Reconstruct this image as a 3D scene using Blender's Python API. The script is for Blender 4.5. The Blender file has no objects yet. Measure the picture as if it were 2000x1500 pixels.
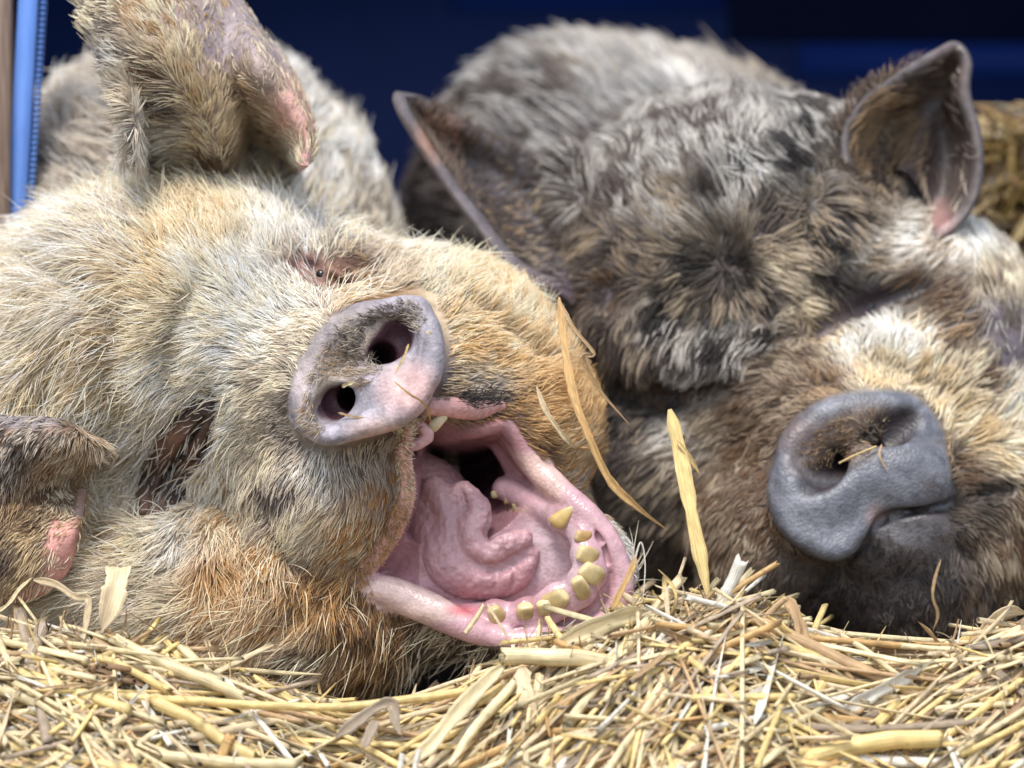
import bpy, math
import numpy as np
from mathutils import kdtree

# ------------------------------------------------------------------ camera, sky, sun, exposure
S = 0.0003            # one modelling unit in metres
DIST = 2.0            # camera to the focal region of the near pig
DU = DIST / S
C = bpy.context.scene.collection
sc = bpy.context.scene
cd = bpy.data.cameras.new('camera'); cam = bpy.data.objects.new('camera', cd); C.objects.link(cam)
cam.location = (0, -DIST, 0); cam.rotation_euler = (math.radians(90), 0, 0)
cd.sensor_width = 36; cd.lens = 120; cd.clip_start = 0.05; cd.clip_end = 200
cd.dof.use_dof = True; cd.dof.focus_distance = DIST + 0.015; cd.dof.aperture_fstop = 3.5
sc.camera = cam
w = bpy.data.worlds.new('World'); sc.world = w; w.use_nodes = True
nt = w.node_tree; sky = nt.nodes.new('ShaderNodeTexSky'); sky.sky_type = 'NISHITA'; sky.sun_disc = False
sky.sun_elevation = math.radians(63); sky.sun_rotation = math.radians(204)
bg = nt.nodes['Background']; bg.inputs[1].default_value = 0.15
hs_ = nt.nodes.new('ShaderNodeHueSaturation'); hs_.inputs['Saturation'].default_value = .55   # thin cloud: a paler sky
nt.links.new(sky.outputs[0], hs_.inputs['Color']); nt.links.new(hs_.outputs[0], bg.inputs[0])
sl = bpy.data.lights.new('sun', 'SUN'); sl.energy = 2.3; sl.angle = math.radians(20); sl.color = (1, .95, .87)
sun = bpy.data.objects.new('sun', sl); C.objects.link(sun)
sun.rotation_euler = (math.radians(27), 0, math.radians(-24))
sc.view_settings.view_transform = 'Standard'; sc.view_settings.look = 'None'
sc.view_settings.exposure = 0.9; sc.view_settings.gamma = 1
sc.render.engine = 'CYCLES'
sc.cycles.use_denoising = True
sc.cycles.max_bounces = 8; sc.cycles.diffuse_bounces = 4; sc.cycles.sample_clamp_indirect = 6

QUICK = False
rng = np.random.default_rng(7)

# ------------------------------------------------------------------ small maths helpers
def W(px, py, w=0.):
    """a point seen at (px, py) that lies w units behind the focal plane"""
    m = 1 + w / DU
    return np.array([(px - 1000) * m, w, (750 - py) * m], float)
def WA(rows):
    return np.array([W(*r[:3]) for r in rows])
def seen(p):
    m = 1 + p[:, 1] / DU
    return 1000 + p[:, 0] / m, 750 - p[:, 2] / m
def nrm(v):
    return v / np.maximum(np.linalg.norm(v, axis=-1, keepdims=True), 1e-9)
def spline(P, n):
    P = np.asarray(P, float); k = len(P)
    if k < 3:
        t = np.linspace(0, 1, n)[:, None]; return P[0] * (1 - t) + P[-1] * t
    Q = np.vstack([2 * P[0] - P[1], P, 2 * P[-1] - P[-2]])
    t = np.linspace(0, k - 1 - 1e-6, n); i = t.astype(int); f = (t - i)[:, None]
    a, b, c, d = Q[i], Q[i + 1], Q[i + 2], Q[i + 3]
    return .5 * (2 * b + (c - a) * f + (2 * a - 5 * b + 4 * c - d) * f**2 + (3 * b - a - 3 * c + d) * f**3)
def closed(P, n):
    P = np.asarray(P, float); k = len(P)
    t = np.linspace(0, k, n, endpoint=False); i = t.astype(int); f = (t - i)[:, None]
    a, b, c, d = P[(i - 1) % k], P[i % k], P[(i + 1) % k], P[(i + 2) % k]
    return .5 * (2 * b + (c - a) * f + (2 * a - 5 * b + 4 * c - d) * f**2 + (3 * b - a - 3 * c + d) * f**3)
def vnoise(p, scale, seed=0):
    """smooth value noise of 3-D points, about -1..1"""
    q = p / scale + seed * 17.3; i = np.floor(q).astype(np.int64); f = q - i; f = f * f * (3 - 2 * f)
    def h(a, b, c):
        n = (a * 73856093) ^ (b * 19349663) ^ (c * 83492791) ^ (seed * 2654435)
        n = (n ^ (n >> 13)) * 1274126177 & 0x7fffffff
        return (n & 0xffff) / 32767.5 - 1
    r = 0
    for dx in (0, 1):
        for dy in (0, 1):
            for dz in (0, 1):
                wt = (f[:, 0] if dx else 1 - f[:, 0]) * (f[:, 1] if dy else 1 - f[:, 1]) * (f[:, 2] if dz else 1 - f[:, 2])
                r = r + wt * h(i[:, 0] + dx, i[:, 1] + dy, i[:, 2] + dz)
    return r

# ------------------------------------------------------------------ signed distance shapes
def ell(p, c, r, rot=None):
    q = p - W(*c)
    if rot is not None: q = q @ rot
    r = np.asarray(r, float)
    k0 = np.linalg.norm(q / r, axis=1); k1 = np.linalg.norm(q / r**2, axis=1)
    return k0 * (k0 - 1) / np.maximum(k1, 1e-9)
def roty(a):   # turn in the picture plane, counter-clockwise degrees; columns are the local axes
    a = math.radians(a); return np.array([[math.cos(a), 0, -math.sin(a)], [0, 1, 0], [math.sin(a), 0, math.cos(a)]])
def capw(p, a, b, ra, rb):
    ab = b - a; h = np.clip(((p - a) @ ab) / max(ab @ ab, 1e-9), 0, 1)
    return np.linalg.norm(p - a - h[:, None] * ab, axis=1) - (ra + (rb - ra) * h)
def cap(p, a, b, ra, rb=None):
    return capw(p, W(*a), W(*b), ra, ra if rb is None else rb)
def tube(p, rows, n=None, far=90.):
    """rows (px, py, w, r): a rounded tube through them (a constant beyond its surroundings)"""
    R = np.array([[*W(*r[:3]), r[3]] for r in rows])
    if n: R = spline(R, n)
    lo = (R[:, :3] - R[:, 3:]).min(0) - far; hi = (R[:, :3] + R[:, 3:]).max(0) + far
    d = np.full(len(p), far); ok = ((p > lo) & (p < hi)).all(1); q = p[ok]
    if len(q):
        e = np.full(len(q), 1e9)
        for i in range(len(R) - 1):
            e = np.minimum(e, capw(q, R[i, :3], R[i + 1, :3], R[i, 3], R[i + 1, 3]))
        d[ok] = np.minimum(e, far)
    return d
def depth_at(f, px, py, w0=-300., w1=1500.):
    """how far back the first surface lies at these picture points"""
    px = np.atleast_1d(np.asarray(px, float)); py = np.atleast_1d(np.asarray(py, float)); w = np.full(len(px), w0)
    for _ in range(70):
        m = 1 + w / DU; P = np.stack([(px - 1000) * m, w, (750 - py) * m], 1)
        w = np.minimum(w + np.clip(f(P) * .8, -30, 60), w1)
    return w
def on(f, rows):
    """rows (px, py, offset behind the surface of f, ...) to absolute depth"""
    d = depth_at(f, [r[0] for r in rows], [r[1] for r in rows])
    return [(r[0], r[1], float(k) + r[2], *r[3:]) for r, k in zip(rows, d)]
def smin(a, b, k):
    h = np.maximum(k - np.abs(a - b), 0) / k
    return np.minimum(a, b) - h * h * k * .25
def smax(a, b, k): return -smin(-a, -b, k)
def ssub(a, b, k): return smax(a, -b, k)
def poly2(x, y, poly):
    """signed 2-D distance to a polygon (negative inside)"""
    poly = np.asarray(poly, float); full = np.full(len(x), 130.)
    ok = (x > poly[:, 0].min() - 130) & (x < poly[:, 0].max() + 130) & (y > poly[:, 1].min() - 130) & (y < poly[:, 1].max() + 130)
    x = x[ok]; y = y[ok]; d = np.full(len(x), 1e18); ins = np.zeros(len(x), bool)
    for i in range(len(poly)):
        a = poly[i]; b = poly[i - 1]; e = b - a
        wx, wy = x - a[0], y - a[1]
        h = np.clip((wx * e[0] + wy * e[1]) / (e @ e), 0, 1)
        d = np.minimum(d, (wx - e[0] * h)**2 + (wy - e[1] * h)**2)
        c = (a[1] > y) != (b[1] > y)
        if a[1] != b[1]: ins ^= c & (x < (b[0] - a[0]) * (y - a[1]) / (b[1] - a[1]) + a[0])
    full[ok] = np.where(ins, -1, 1) * np.sqrt(d)
    return full

def surface_net(f, lo, hi, h, refine=1, keep=None):
    lo = np.array(lo, float); hi = np.array(hi, float); n = np.ceil((hi - lo) / h).astype(int) + 1
    ax = [lo[i] + h * np.arange(n[i]) for i in range(3)]
    # coarse evaluation first, fine only near the surface
    F = np.empty(n)
    G = np.stack(np.meshgrid(*ax, indexing='ij'), -1)
    st = 4; cx = [np.arange(0, n[i], st) for i in range(3)]
    Gc = G[np.ix_(*cx)]; Fc = f(Gc.reshape(-1, 3)).reshape(Gc.shape[:3])
    F = np.repeat(np.repeat(np.repeat(Fc, st, 0), st, 1), st, 2)[:n[0], :n[1], :n[2]].copy()
    near = np.abs(F) < h * st * 2.6
    F[near] = f(G[near])
    ins = F < 0
    c = np.zeros(n - 1, np.int32); acc = np.zeros(tuple(n - 1) + (3,)); cnt = np.zeros(n - 1)
    def sl(o, axis, N): return tuple(slice(o[i], o[i] + N[i] - 1) for i in range(3))
    for axis in range(3):
        others = [i for i in range(3) if i != axis]
        for a in (0, 1):
            for b in (0, 1):
                o = [0, 0, 0]; o[others[0]] = a; o[others[1]] = b; o2 = list(o); o2[axis] += 1
                f0 = F[sl(o, axis, n)]; f1 = F[sl(o2, axis, n)]; x = (f0 < 0) != (f1 < 0)
                t = np.where(x, f0 / np.where(x, f0 - f1, 1), 0)
                v = np.zeros(tuple(n - 1) + (3,)); v[..., others[0]] = a; v[..., others[1]] = b; v[..., axis] = t
                acc += v * x[..., None]; cnt += x
    act = cnt > 0; idx = np.full(n - 1, -1); idx[act] = np.arange(act.sum())
    ijk = np.argwhere(act)
    V = lo + h * (ijk + acc[act] / cnt[act][:, None])
    quads = []
    for axis in range(3):
        u, v = [(1, 2), (2, 0), (0, 1)][axis]
        N = n.copy(); N[axis] -= 1
        s0 = [slice(0, N[i]) for i in range(3)]
        a0 = list(s0); a1 = list(s0); a1[axis] = slice(1, N[axis] + 1)
        x = ins[tuple(a0)] != ins[tuple(a1)]; e = np.argwhere(x)
        ok = (e[:, u] > 0) & (e[:, v] > 0) & (e[:, u] < n[u] - 1) & (e[:, v] < n[v] - 1); e = e[ok]
        def g(du, dv):
            q = e.copy(); q[:, u] -= du; q[:, v] -= dv; return idx[q[:, 0], q[:, 1], q[:, 2]]
        Q = np.stack([g(1, 1), g(0, 1), g(0, 0), g(1, 0)], 1)
        fl = ~ins[tuple(a0)][tuple(e.T)]
        Q[fl] = Q[fl][:, ::-1]
        quads.append(Q)
    Q = np.vstack(quads); Q = Q[(Q >= 0).all(1)]
    for k in range(refine + 1):
        if k: V, Q = subdivide(V, Q)
        for it in range(3 if k == 0 else 2):
            V = V - project(f, V, h / 2**k)
    return V, Q
def grad(f, V, e):
    K = np.array([[1, -1, -1], [-1, -1, 1], [-1, 1, -1], [1, 1, 1]], float)
    v = [f(V + k * e) for k in K]
    g = sum(k[None, :] * x[:, None] for k, x in zip(K, v)) / (4 * e)
    return g, sum(v) / 4
def project(f, V, h):
    g, m = grad(f, V, h * .25)
    d = f(V)[:, None] * g / np.maximum((g * g).sum(1, keepdims=True), .15)
    l = np.linalg.norm(d, axis=1, keepdims=True)
    return d * np.minimum(1, h * .6 / np.maximum(l, 1e-9))
def subdivide(V, Q):
    E = np.sort(np.stack([Q, np.roll(Q, -1, 1)], -1).reshape(-1, 2), 1)
    key = E[:, 0].astype(np.int64) * len(V) + E[:, 1]
    uk, first, inv = np.unique(key, return_index=True, return_inverse=True)
    Em = V[E[first]].mean(1); Fm = V[Q].mean(1)
    e = inv.reshape(-1, 4) + len(V); c = np.arange(len(Q)) + len(V) + len(Em)
    V2 = np.vstack([V, Em, Fm]); q = []
    for i in range(4): q.append(np.stack([Q[:, i], e[:, i], c, e[:, i - 1]], 1))
    return V2, np.vstack(q)

# ------------------------------------------------------------------ tables interpolated over the hide
def lut(rows, x, y, w, cols, sig=34., p=2.3, wz=.35):
    R = np.array([r[:3] for r in rows], float); A = np.array(cols, float)
    out = np.zeros((len(x), A.shape[1])); sw = np.zeros(len(x))
    for i in range(len(R)):
        d2 = (x - R[i, 0])**2 + (y - R[i, 1])**2 + ((w - R[i, 2]) * wz)**2 + sig * sig
        k = (sig * sig / d2)**p
        out += k[:, None] * A[i]; sw += k
    return out / sw[:, None]

PAL = dict(H=(.72, .50, .25), W=(.90, .86, .79), C=(.84, .73, .55), Y=(.69, .54, .33), O=(.50, .29, .12), c=(.43, .345, .25), t=(.20, .14, .095), s=(.55, .52, .48), B=(.16, .095, .055),
           G=(.54, .47, .39), K=(.028, .024, .024), S=(.46, .44, .42), D=(.12, .095, .085), T=(.42, .29, .17),
           R=(.36, .17, .11))

def make_mesh(name, V, F, mat, parent=None, col=None, uv=None, smooth=True, wet=None):
    me = bpy.data.meshes.new(name)
    V = np.asarray(V, np.float32) * S
    F = np.asarray(F, np.int32); k = F.shape[1]
    me.vertices.add(len(V)); me.vertices.foreach_set('co', V.ravel())
    me.loops.add(F.size); me.loops.foreach_set('vertex_index', F.ravel())
    me.polygons.add(len(F)); me.polygons.foreach_set('loop_start', np.arange(0, F.size, k, dtype=np.int32))
    me.polygons.foreach_set('loop_total', np.full(len(F), k, np.int32))
    if smooth: me.polygons.foreach_set('use_smooth', np.ones(len(F), bool))
    me.update(calc_edges=True)
    if col is not None:
        a = me.attributes.new('tint', 'FLOAT_COLOR', 'POINT')
        c = np.ones((len(V), 4), np.float32); c[:, :col.shape[1]] = col
        a.data.foreach_set('color', c.ravel())
    if uv is not None:
        l = me.uv_layers.new(name='UVMap'); l.data.foreach_set('uv', np.asarray(uv, np.float32)[F.ravel()].ravel())
    if mat: me.materials.append(mat)
    if wet is not None:
        me.materials.append(M_WETSKIN); me.polygons.foreach_set('material_index', wet.astype(np.int32))
    o = bpy.data.objects.new(name, me); C.objects.link(o)
    if parent: 
        o.parent = parent; o.matrix_parent_inverse = parent.matrix_world.inverted() if False else o.matrix_parent_inverse
        o.location = -parent.location
    return o
def thing(name, label, cat, loc=(0, 0, 0), group=None):
    o = bpy.data.objects.new(name, None); C.objects.link(o); o.location = loc
    o['label'] = label; o['category'] = cat
    if group: o['group'] = group
    return o
def tag(o, label=None, cat=None, group=None, kind=None):
    for k, v in (('label', label), ('category', cat), ('group', group), ('kind', kind)):
        if v: o[k] = v
    return o

# ------------------------------------------------------------------ materials
def mat(name): 
    m = bpy.data.materials.new(name); m.use_nodes = True; return m, m.node_tree, m.node_tree.nodes['Principled BSDF']
def mk_skin(name, bump=.35, scale=900, rough=.5, sss=.0, spec=.4, mott=.35):
    m, t, b = mat(name); N = t.nodes.new; L = t.links.new
    a = N('ShaderNodeAttribute'); a.attribute_name = 'tint'
    tc = N('ShaderNodeTexCoord')
    n1 = N('ShaderNodeTexNoise'); n1.inputs['Scale'].default_value = scale * .16; n1.inputs['Detail'].default_value = 6; n1.inputs['Roughness'].default_value = .65
    L(tc.outputs['Object'], n1.inputs['Vector'])
    mr = N('ShaderNodeMapRange'); mr.inputs[1].default_value = .3; mr.inputs[2].default_value = .7; mr.inputs[3].default_value = 1 - mott; mr.inputs[4].default_value = 1 + mott
    L(n1.outputs[0], mr.inputs[0])
    mx = N('ShaderNodeVectorMath'); mx.operation = 'SCALE'; L(a.outputs['Color'], mx.inputs[0]); L(mr.outputs[0], mx.inputs['Scale'])
    L(mx.outputs[0], b.inputs['Base Color'])
    n2 = N('ShaderNodeTexNoise'); n2.inputs['Scale'].default_value = scale; n2.inputs['Detail'].default_value = 3; L(tc.outputs['Object'], n2.inputs['Vector'])
    vo = N('ShaderNodeTexVoronoi'); vo.inputs['Scale'].default_value = scale * .5; L(tc.outputs['Object'], vo.inputs['Vector'])
    ad = N('ShaderNodeMath'); ad.operation = 'ADD'; L(n2.outputs[0], ad.inputs[0]); L(vo.outputs[0], ad.inputs[1])
    bp = N('ShaderNodeBump'); bp.inputs['Strength'].default_value = bump; bp.inputs['Distance'].default_value = .0008
    L(ad.outputs[0], bp.inputs['Height']); L(bp.outputs[0], b.inputs['Normal'])
    b.inputs['Roughness'].default_value = rough; b.inputs['Specular IOR Level'].default_value = spec
    if sss:
        b.inputs['Subsurface Weight'].default_value = sss; b.inputs['Subsurface Radius'].default_value = (.004, .0015, .001); b.inputs['Subsurface Scale'].default_value = 1
    return m
M_SKIN = mk_skin('pig_skin')
M_SKIN2 = mk_skin('dark_pig_skin', bump=.4, rough=.42, spec=.5)
M_WET = mk_skin('wet_tongue', bump=.6, scale=520, rough=.36, sss=.25, spec=.5, mott=.15)
M_WETSKIN = mk_skin('wet_mouth_lining', bump=.3, rough=.24, spec=.6, mott=.22)
M_TOOTH = mk_skin('tooth_enamel', bump=.15, scale=500, rough=.25, sss=.1, spec=.5, mott=.3)
def mk_hair():
    m, t, b = mat('pig_hair'); a = t.nodes.new('ShaderNodeAttribute'); a.attribute_name = 'tint'
    t.links.new(a.outputs['Color'], b.inputs['Base Color'])
    b.inputs['Roughness'].default_value = .45; b.inputs['Specular IOR Level'].default_value = .35
    tr = t.nodes.new('ShaderNodeBsdfTranslucent'); t.links.new(a.outputs['Color'], tr.inputs[0])
    mx = t.nodes.new('ShaderNodeMixShader'); mx.inputs[0].default_value = .25
    t.links.new(b.outputs[0], mx.inputs[1]); t.links.new(tr.outputs[0], mx.inputs[2])
    t.links.new(mx.outputs[0], t.nodes['Material Output'].inputs[0])
    return m
M_HAIR = mk_hair()
m, t, b = mat('eye_gloss'); b.inputs['Base Color'].default_value = (.012, .01, .012, 1); b.inputs['Roughness'].default_value = .12; M_EYE = m

# ------------------------------------------------------------------ hair
def hair(V, Q, rows, count, rad, seed, mask=None, lift=26, clump=.45, ncl=0.05, lenvar=.35, jitter=.19, cn=.38, lo=.48, ct=.15, rn=.75, sig=24., npt=6, flow=None):
    """rows: (px, py, w, angle, length, colour A, colour B, share of B, density)"""
    r = np.random.default_rng(seed)
    if Q.shape[1] == 4: T = np.vstack([Q[:, :3], Q[:, [0, 2, 3]]])
    else: T = Q
    a, b, c = V[T[:, 0]], V[T[:, 1]], V[T[:, 2]]
    n = np.cross(b - a, c - a); ar = np.linalg.norm(n, axis=1) / 2; n = nrm(n)
    ce = (a + b + c) / 3; view = nrm(ce - np.array([0, -DU, 0])); facing = -(n * view).sum(1)
    ar = ar * np.where(facing > -.15, 1, .22)
    cx, cy = seen(ce)
    ar = ar * np.where((cx < -160) | (cx > 2160) | (cy < -160) | (cy > 1660), .15, 1)
    if mask is not None: ar = ar * mask(ce)
    ar = np.maximum(ar, 0)
    # table
    cols = [[math.cos(math.radians(q[3])), math.sin(math.radians(q[3])), q[4], *PAL[q[5]], *PAL[q[6]], q[7], q[8]] for q in rows]
    ar = ar * lut(rows, cx, cy, ce[:, 1], [[q[8]] for q in rows], sig)[:, 0]
    idx = r.choice(len(T), int(count), p=ar / ar.sum())
    u, v = r.random(len(idx)), r.random(len(idx)); s = u + v > 1; u[s], v[s] = 1 - u[s], 1 - v[s]
    p = a[idx] + (b - a)[idx] * u[:, None] + (c - a)[idx] * v[:, None]
    N = n[idx]; px, py = seen(p)
    A = lut(rows, px, py, p[:, 1], cols, sig)
    d2 = A[:, :2].copy()
    if flow is not None: d2 = flow(px, py, d2)
    ang = vnoise(p, 70, seed) * .45 + vnoise(p, 24, seed + 1) * .35
    ca, sa = np.cos(ang), np.sin(ang)
    d3 = np.stack([d2[:, 0] * ca - d2[:, 1] * sa, np.zeros(len(p)), d2[:, 0] * sa + d2[:, 1] * ca], 1)
    t = nrm(d3 - N * (d3 * N).sum(1)[:, None])
    L = A[:, 2] * (1 + lenvar * r.uniform(-1, .8, len(p))) * (1 + .2 * vnoise(p, 50, seed + 5))
    lf = np.radians(lift) * (1 + .35 * vnoise(p, 45, seed + 2))
    J = r.normal(0, jitter, (len(p), 3))
    d0 = nrm(t * np.cos(lf)[:, None] + N * np.sin(lf)[:, None] + J)
    bend = t * .18 - N * .16 + r.normal(0, .13, (len(p), 3)); bend[:, 2] -= .06
    sgrid = np.linspace(0, 1, npt)[None, :, None]
    X = p[:, None] + L[:, None, None] * (sgrid * d0[:, None] + sgrid**2 * bend[:, None])
    if clump > 0:
        nc = max(8, int(len(p) * ncl)); ci = r.choice(len(p), nc, replace=False)
        kd = kdtree.KDTree(nc)
        for i, j in enumerate(ci): kd.insert(p[j], i)
        kd.balance()
        near = ci[np.array([kd.find(q)[1] for q in p])]
        st = clump * r.uniform(.3, 1.3, len(p))[:, None, None] * sgrid**1.3
        tgt = X[near] + (p - p[near])[:, None] * .25
        X = X * (1 - st) + tgt * st
        bias = vnoise(p[near] * np.array([1, 1, 1]), 34, seed + 9) * cn + r.normal(0, ct, len(p))[near]
    else: bias = vnoise(p, 45, seed + 9) * .3
    pick = (r.random(len(p)) * rn + .5 - rn / 2 + bias) < A[:, 9]
    col = np.where(pick[:, None], A[:, 6:9], A[:, 3:6]) * (1 + .16 * r.normal(0, 1, len(p)))[:, None]
    col = np.clip(col, .012, .9)
    rt = np.array([lo, .85, 1., 1.05, 1.08, 1.1]) if npt == 6 else np.linspace(.7, 1.1, npt)  # dark roots: partly coat colour, partly painted shade between the tufts
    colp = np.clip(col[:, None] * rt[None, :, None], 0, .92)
    taper = np.array([1, 1, .95, .8, .55, .18]) if npt == 6 else np.linspace(1, .2, npt)
    rr = rad * (1 + .3 * r.uniform(-1, 1, len(p)))[:, None] * taper[None]
    return X.astype(np.float32), rr.astype(np.float32), colp.astype(np.float32)
def hair_object(name, groups, parent):
    sizes = []; P = []; R = []; K = []
    for X, rr, cc in groups:
        sizes += [X.shape[1]] * len(X); P.append(X.reshape(-1, 3)); R.append(rr.ravel()); K.append(cc.reshape(-1, 3))
    P = np.vstack(P) * S; R = np.concatenate(R) * S; K = np.vstack(K)
    hc = bpy.data.hair_curves.new(name); hc.add_curves(sizes)
    hc.attributes['position'].data.foreach_set('vector', P.astype(np.float32).ravel())
    ra = hc.attributes.get('radius') or hc.attributes.new('radius', 'FLOAT', 'POINT')
    ra.data.foreach_set('value', R.astype(np.float32))
    ca = hc.attributes.new('tint', 'FLOAT_COLOR', 'POINT')
    c4 = np.ones((len(P), 4), np.float32); c4[:, :3] = K; ca.data.foreach_set('color', c4.ravel())
    hc.materials.append(M_HAIR)
    o = bpy.data.objects.new(name, hc); C.objects.link(o); o.parent = parent; o.location = -parent.location
    return o

# ------------------------------------------------------------------ ears: sheets with a rounded rim
def ear(rim, base, bulge, thick, nu=70, nv=34, roll=0., prof=1.0, mid=None):
    """rim and base: matching rows of (px, py, w); mid: optional row of points the sheet passes half way"""
    R = spline(WA(rim), nu); B = spline(WA(base), nu)
    Mi = spline(WA(mid), nu) if mid is not None else (R + B) / 2
    t = np.linspace(0, 1, nv)[:, None, None]
    c = 2 * Mi - .5 * (R + B)
    P = (1 - t)**2 * B + 2 * t * (1 - t) * c + t**2 * R
    P[:, :, 1] += bulge * np.sin(np.pi * t[:, :, 0])**prof
    du = np.gradient(P, axis=1); dv = np.gradient(P, axis=0); n = nrm(np.cross(du, dv))
    if n[nv // 2, nu // 2, 1] > 0: n = -n; flip = True
    else: flip = False
    P = P + n * (1.6 * vnoise(P.reshape(-1, 3), 30, 4).reshape(P.shape[:2]))[..., None]
    prf = thick * (.25 + .75 * np.clip(1.0, 0, 1)) * np.ones(nv)
    e = np.clip((1 - t[:, 0, 0]) * nv / 4.0, 0, 1); prf = thick * np.sqrt(1 - (1 - e)**2) ; 
    rimb = 1 + .55 * np.exp(-((1 - t[:, 0, 0]) / .07)**2)
    h = (prf * rimb)[:, None, None] / 2
    A = (P + n * h).reshape(-1, 3); Bk = (P - n * h).reshape(-1, 3)
    V = np.vstack([A, Bk]); o = nu * nv; Q = []
    i, j = np.meshgrid(np.arange(nv - 1), np.arange(nu - 1), indexing='ij'); i = i.ravel(); j = j.ravel()
    q = np.stack([i * nu + j, i * nu + j + 1, (i + 1) * nu + j + 1, (i + 1) * nu + j], 1)
    Q = [q, q[:, ::-1] + o]
    k = np.arange(nu - 1); top = (nv - 1) * nu
    Q.append(np.stack([top + k, top + k + 1, o + top + k + 1, o + top + k], 1))
    for jj in (0, nu - 1):
        k = np.arange(nv - 1) * nu + jj; s = np.stack([k + nu, k, o + k, o + k + nu], 1)
        Q.append(s if jj == 0 else s[:, ::-1])
    Q = np.vstack(Q)
    if flip: Q = Q[:, ::-1]
    tt = np.repeat(t[:, 0, 0], nu); uu = np.tile(np.linspace(0, 1, nu), nv)
    return V, Q, np.concatenate([tt, tt]), np.concatenate([uu, uu]), np.concatenate([np.ones(o), np.zeros(o)]), (q if not flip else q[:, ::-1]), (Q[len(q):2*len(q)])

# ================================================================== the yawning pig
MOUTH = [(800, 838), (835, 822), (880, 832), (935, 830), (985, 822), (1010, 850), (1050, 905), (1100, 955), (1150, 1000), (1190, 1050), (1215, 1110), (1218, 1165), (1195, 1200),
         (1120, 1232), (1040, 1246), (960, 1238), (900, 1215), (820, 1180), (740, 1150), (690, 1132), (710, 1112), (748, 1068), (778, 1015), (795, 955), (788, 890)]
MOUTHS = closed(np.array([(x, 0, y) for x, y in MOUTH], float), 80)[:, [0, 2]]
DISC = [(800, 568), (838, 582), (860, 625), (872, 685), (862, 740), (838, 785), (800, 828), (755, 846), (700, 862), (650, 875), (606, 866), (577, 842), (567, 800), (577, 752), (595, 705), (625, 655), (668, 612), (725, 583)]
DISCS = closed(np.array([(x, 0, y) for x, y in DISC], float), 60)[:, [0, 2]]
def disc_w(px, py):      # the tilted plane of the snout disc
    return -40 - .38 * ((px - 720) * .72 + (py - 720) * .69)
def head1(p):
    d = ell(p, (305, 640, 540), (345, 450, 290))
    d = smin(d, ell(p, (70, 820, 600), (290, 430, 300)), 110)
    d = smin(d, ell(p, (430, 640, 430), (290, 340, 280)), 120)
    d = smin(d, ell(p, (640, 640, 420), (210, 260, 190)), 100)
    d = smin(d, ell(p, (880, 700, 430), (262, 260, 205), roty(-28)), 90)
    d = smin(d, ell(p, (1000, 860, 370), (172, 220, 190), roty(-30)), 80)
    d = smin(d, ell(p, (330, 1130, 480), (430, 370, 225)), 110)
    d = smin(d, ell(p, (560, 1190, 330), (330, 250, 185)), 90)
    # muzzle
    d = smin(d, cap(p, (500, 770, 330), (700, 735, 110), 215, 150), 90)
    d = smin(d, ell(p, (640, 950, 190), (165, 160, 150), roty(15)), 60)
    d = smin(d, cap(p, (870, 740, 190), (970, 770, 220), 62, 34), 45)
    # lower jaw
    d = smin(d, ell(p, (950, 1090, 290), (275, 230, 195), roty(-12)), 70)
    d = smin(d, cap(p, (1060, 1130, 190), (1130, 1120, 170), 120, 112), 60)
    # folds over the cheeks
    d = ssub(d, tube(p, [(470, 850, 95, 6), (500, 960, 110, 16), (560, 1060, 130, 10)], 8), 45)
    d = ssub(d, tube(p, [(150, 620, 70, 5), (210, 690, 60, 14), (200, 800, 70, 16), (230, 900, 110, 10)], 8), 50)
    d = ssub(d, tube(p, [(690, 1175, 110, 8), (780, 1225, 100, 12), (850, 1290, 110, 8)], 8), 40)
    return d
SOCK = on(head1, [(402, 778, 4, 20), (372, 835, 10, 44), (330, 910, 12, 54), (288, 990, 10, 42)])
SOCK2 = on(head1, [(605, 520, 4, 26), (640, 545, 8, 22), (720, 522, 4, 12), (800, 500, 2, 5)])
LIDS = [on(head1, r) for r in (
 [(404, 786, 16, 9), (352, 848, 18, 17), (304, 925, 18, 19), (284, 1000, 10, 12)], [(414, 800, 14, 9), (388, 862, 16, 15), (352, 930, 18, 16), (306, 1002, 12, 11)],
 [(375, 795, 8, 6), (322, 856, 8, 9), (284, 935, 8, 9), (270, 990, 4, 6)], [(392, 905, 6, 6), (366, 950, 8, 9), (325, 1000, 6, 7)],
 [(590, 518, 16, 8), (603, 545, 16, 12), (640, 562, 10, 9)], [(606, 500, 12, 9), (640, 512, 16, 11), (690, 530, 10, 9)], [(650, 530, 16, 7), (690, 545, 10, 9), (740, 530, 4, 7)])]
SLIT = on(head1, [(398, 815, 4, 2), (372, 860, 4, 3), (334, 925, 4, 3), (302, 985, 4, 2)])
CREASE = [(on(head1, r), k) for r, k in (
 ([(40, 500, 0, 8), (140, 550, 4, 20), (225, 630, 6, 26), (215, 730, 6, 22), (240, 810, 2, 12)], 70), ([(400, 560, 0, 6), (345, 650, 2, 14), (330, 730, 2, 12)], 50),
 ([(120, 700, 0, 8), (90, 770, 4, 18), (60, 800, 4, 14)], 50), ([(180, 900, 2, 12), (215, 980, 4, 18), (200, 1060, 4, 16)], 50), ([(470, 470, 0, 6), (500, 540, 2, 10), (560, 610, 2, 10)], 40),
 ([(370, 1040, 2, 10), (330, 1110, 2, 14), (250, 1160, 2, 12)], 45), ([(640, 1120, 2, 8), (600, 1190, 2, 12), (520, 1250, 0, 8)], 45), ([(880, 560, 2, 8), (960, 620, 2, 10), (1060, 700, 2, 8)], 40))]
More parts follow.
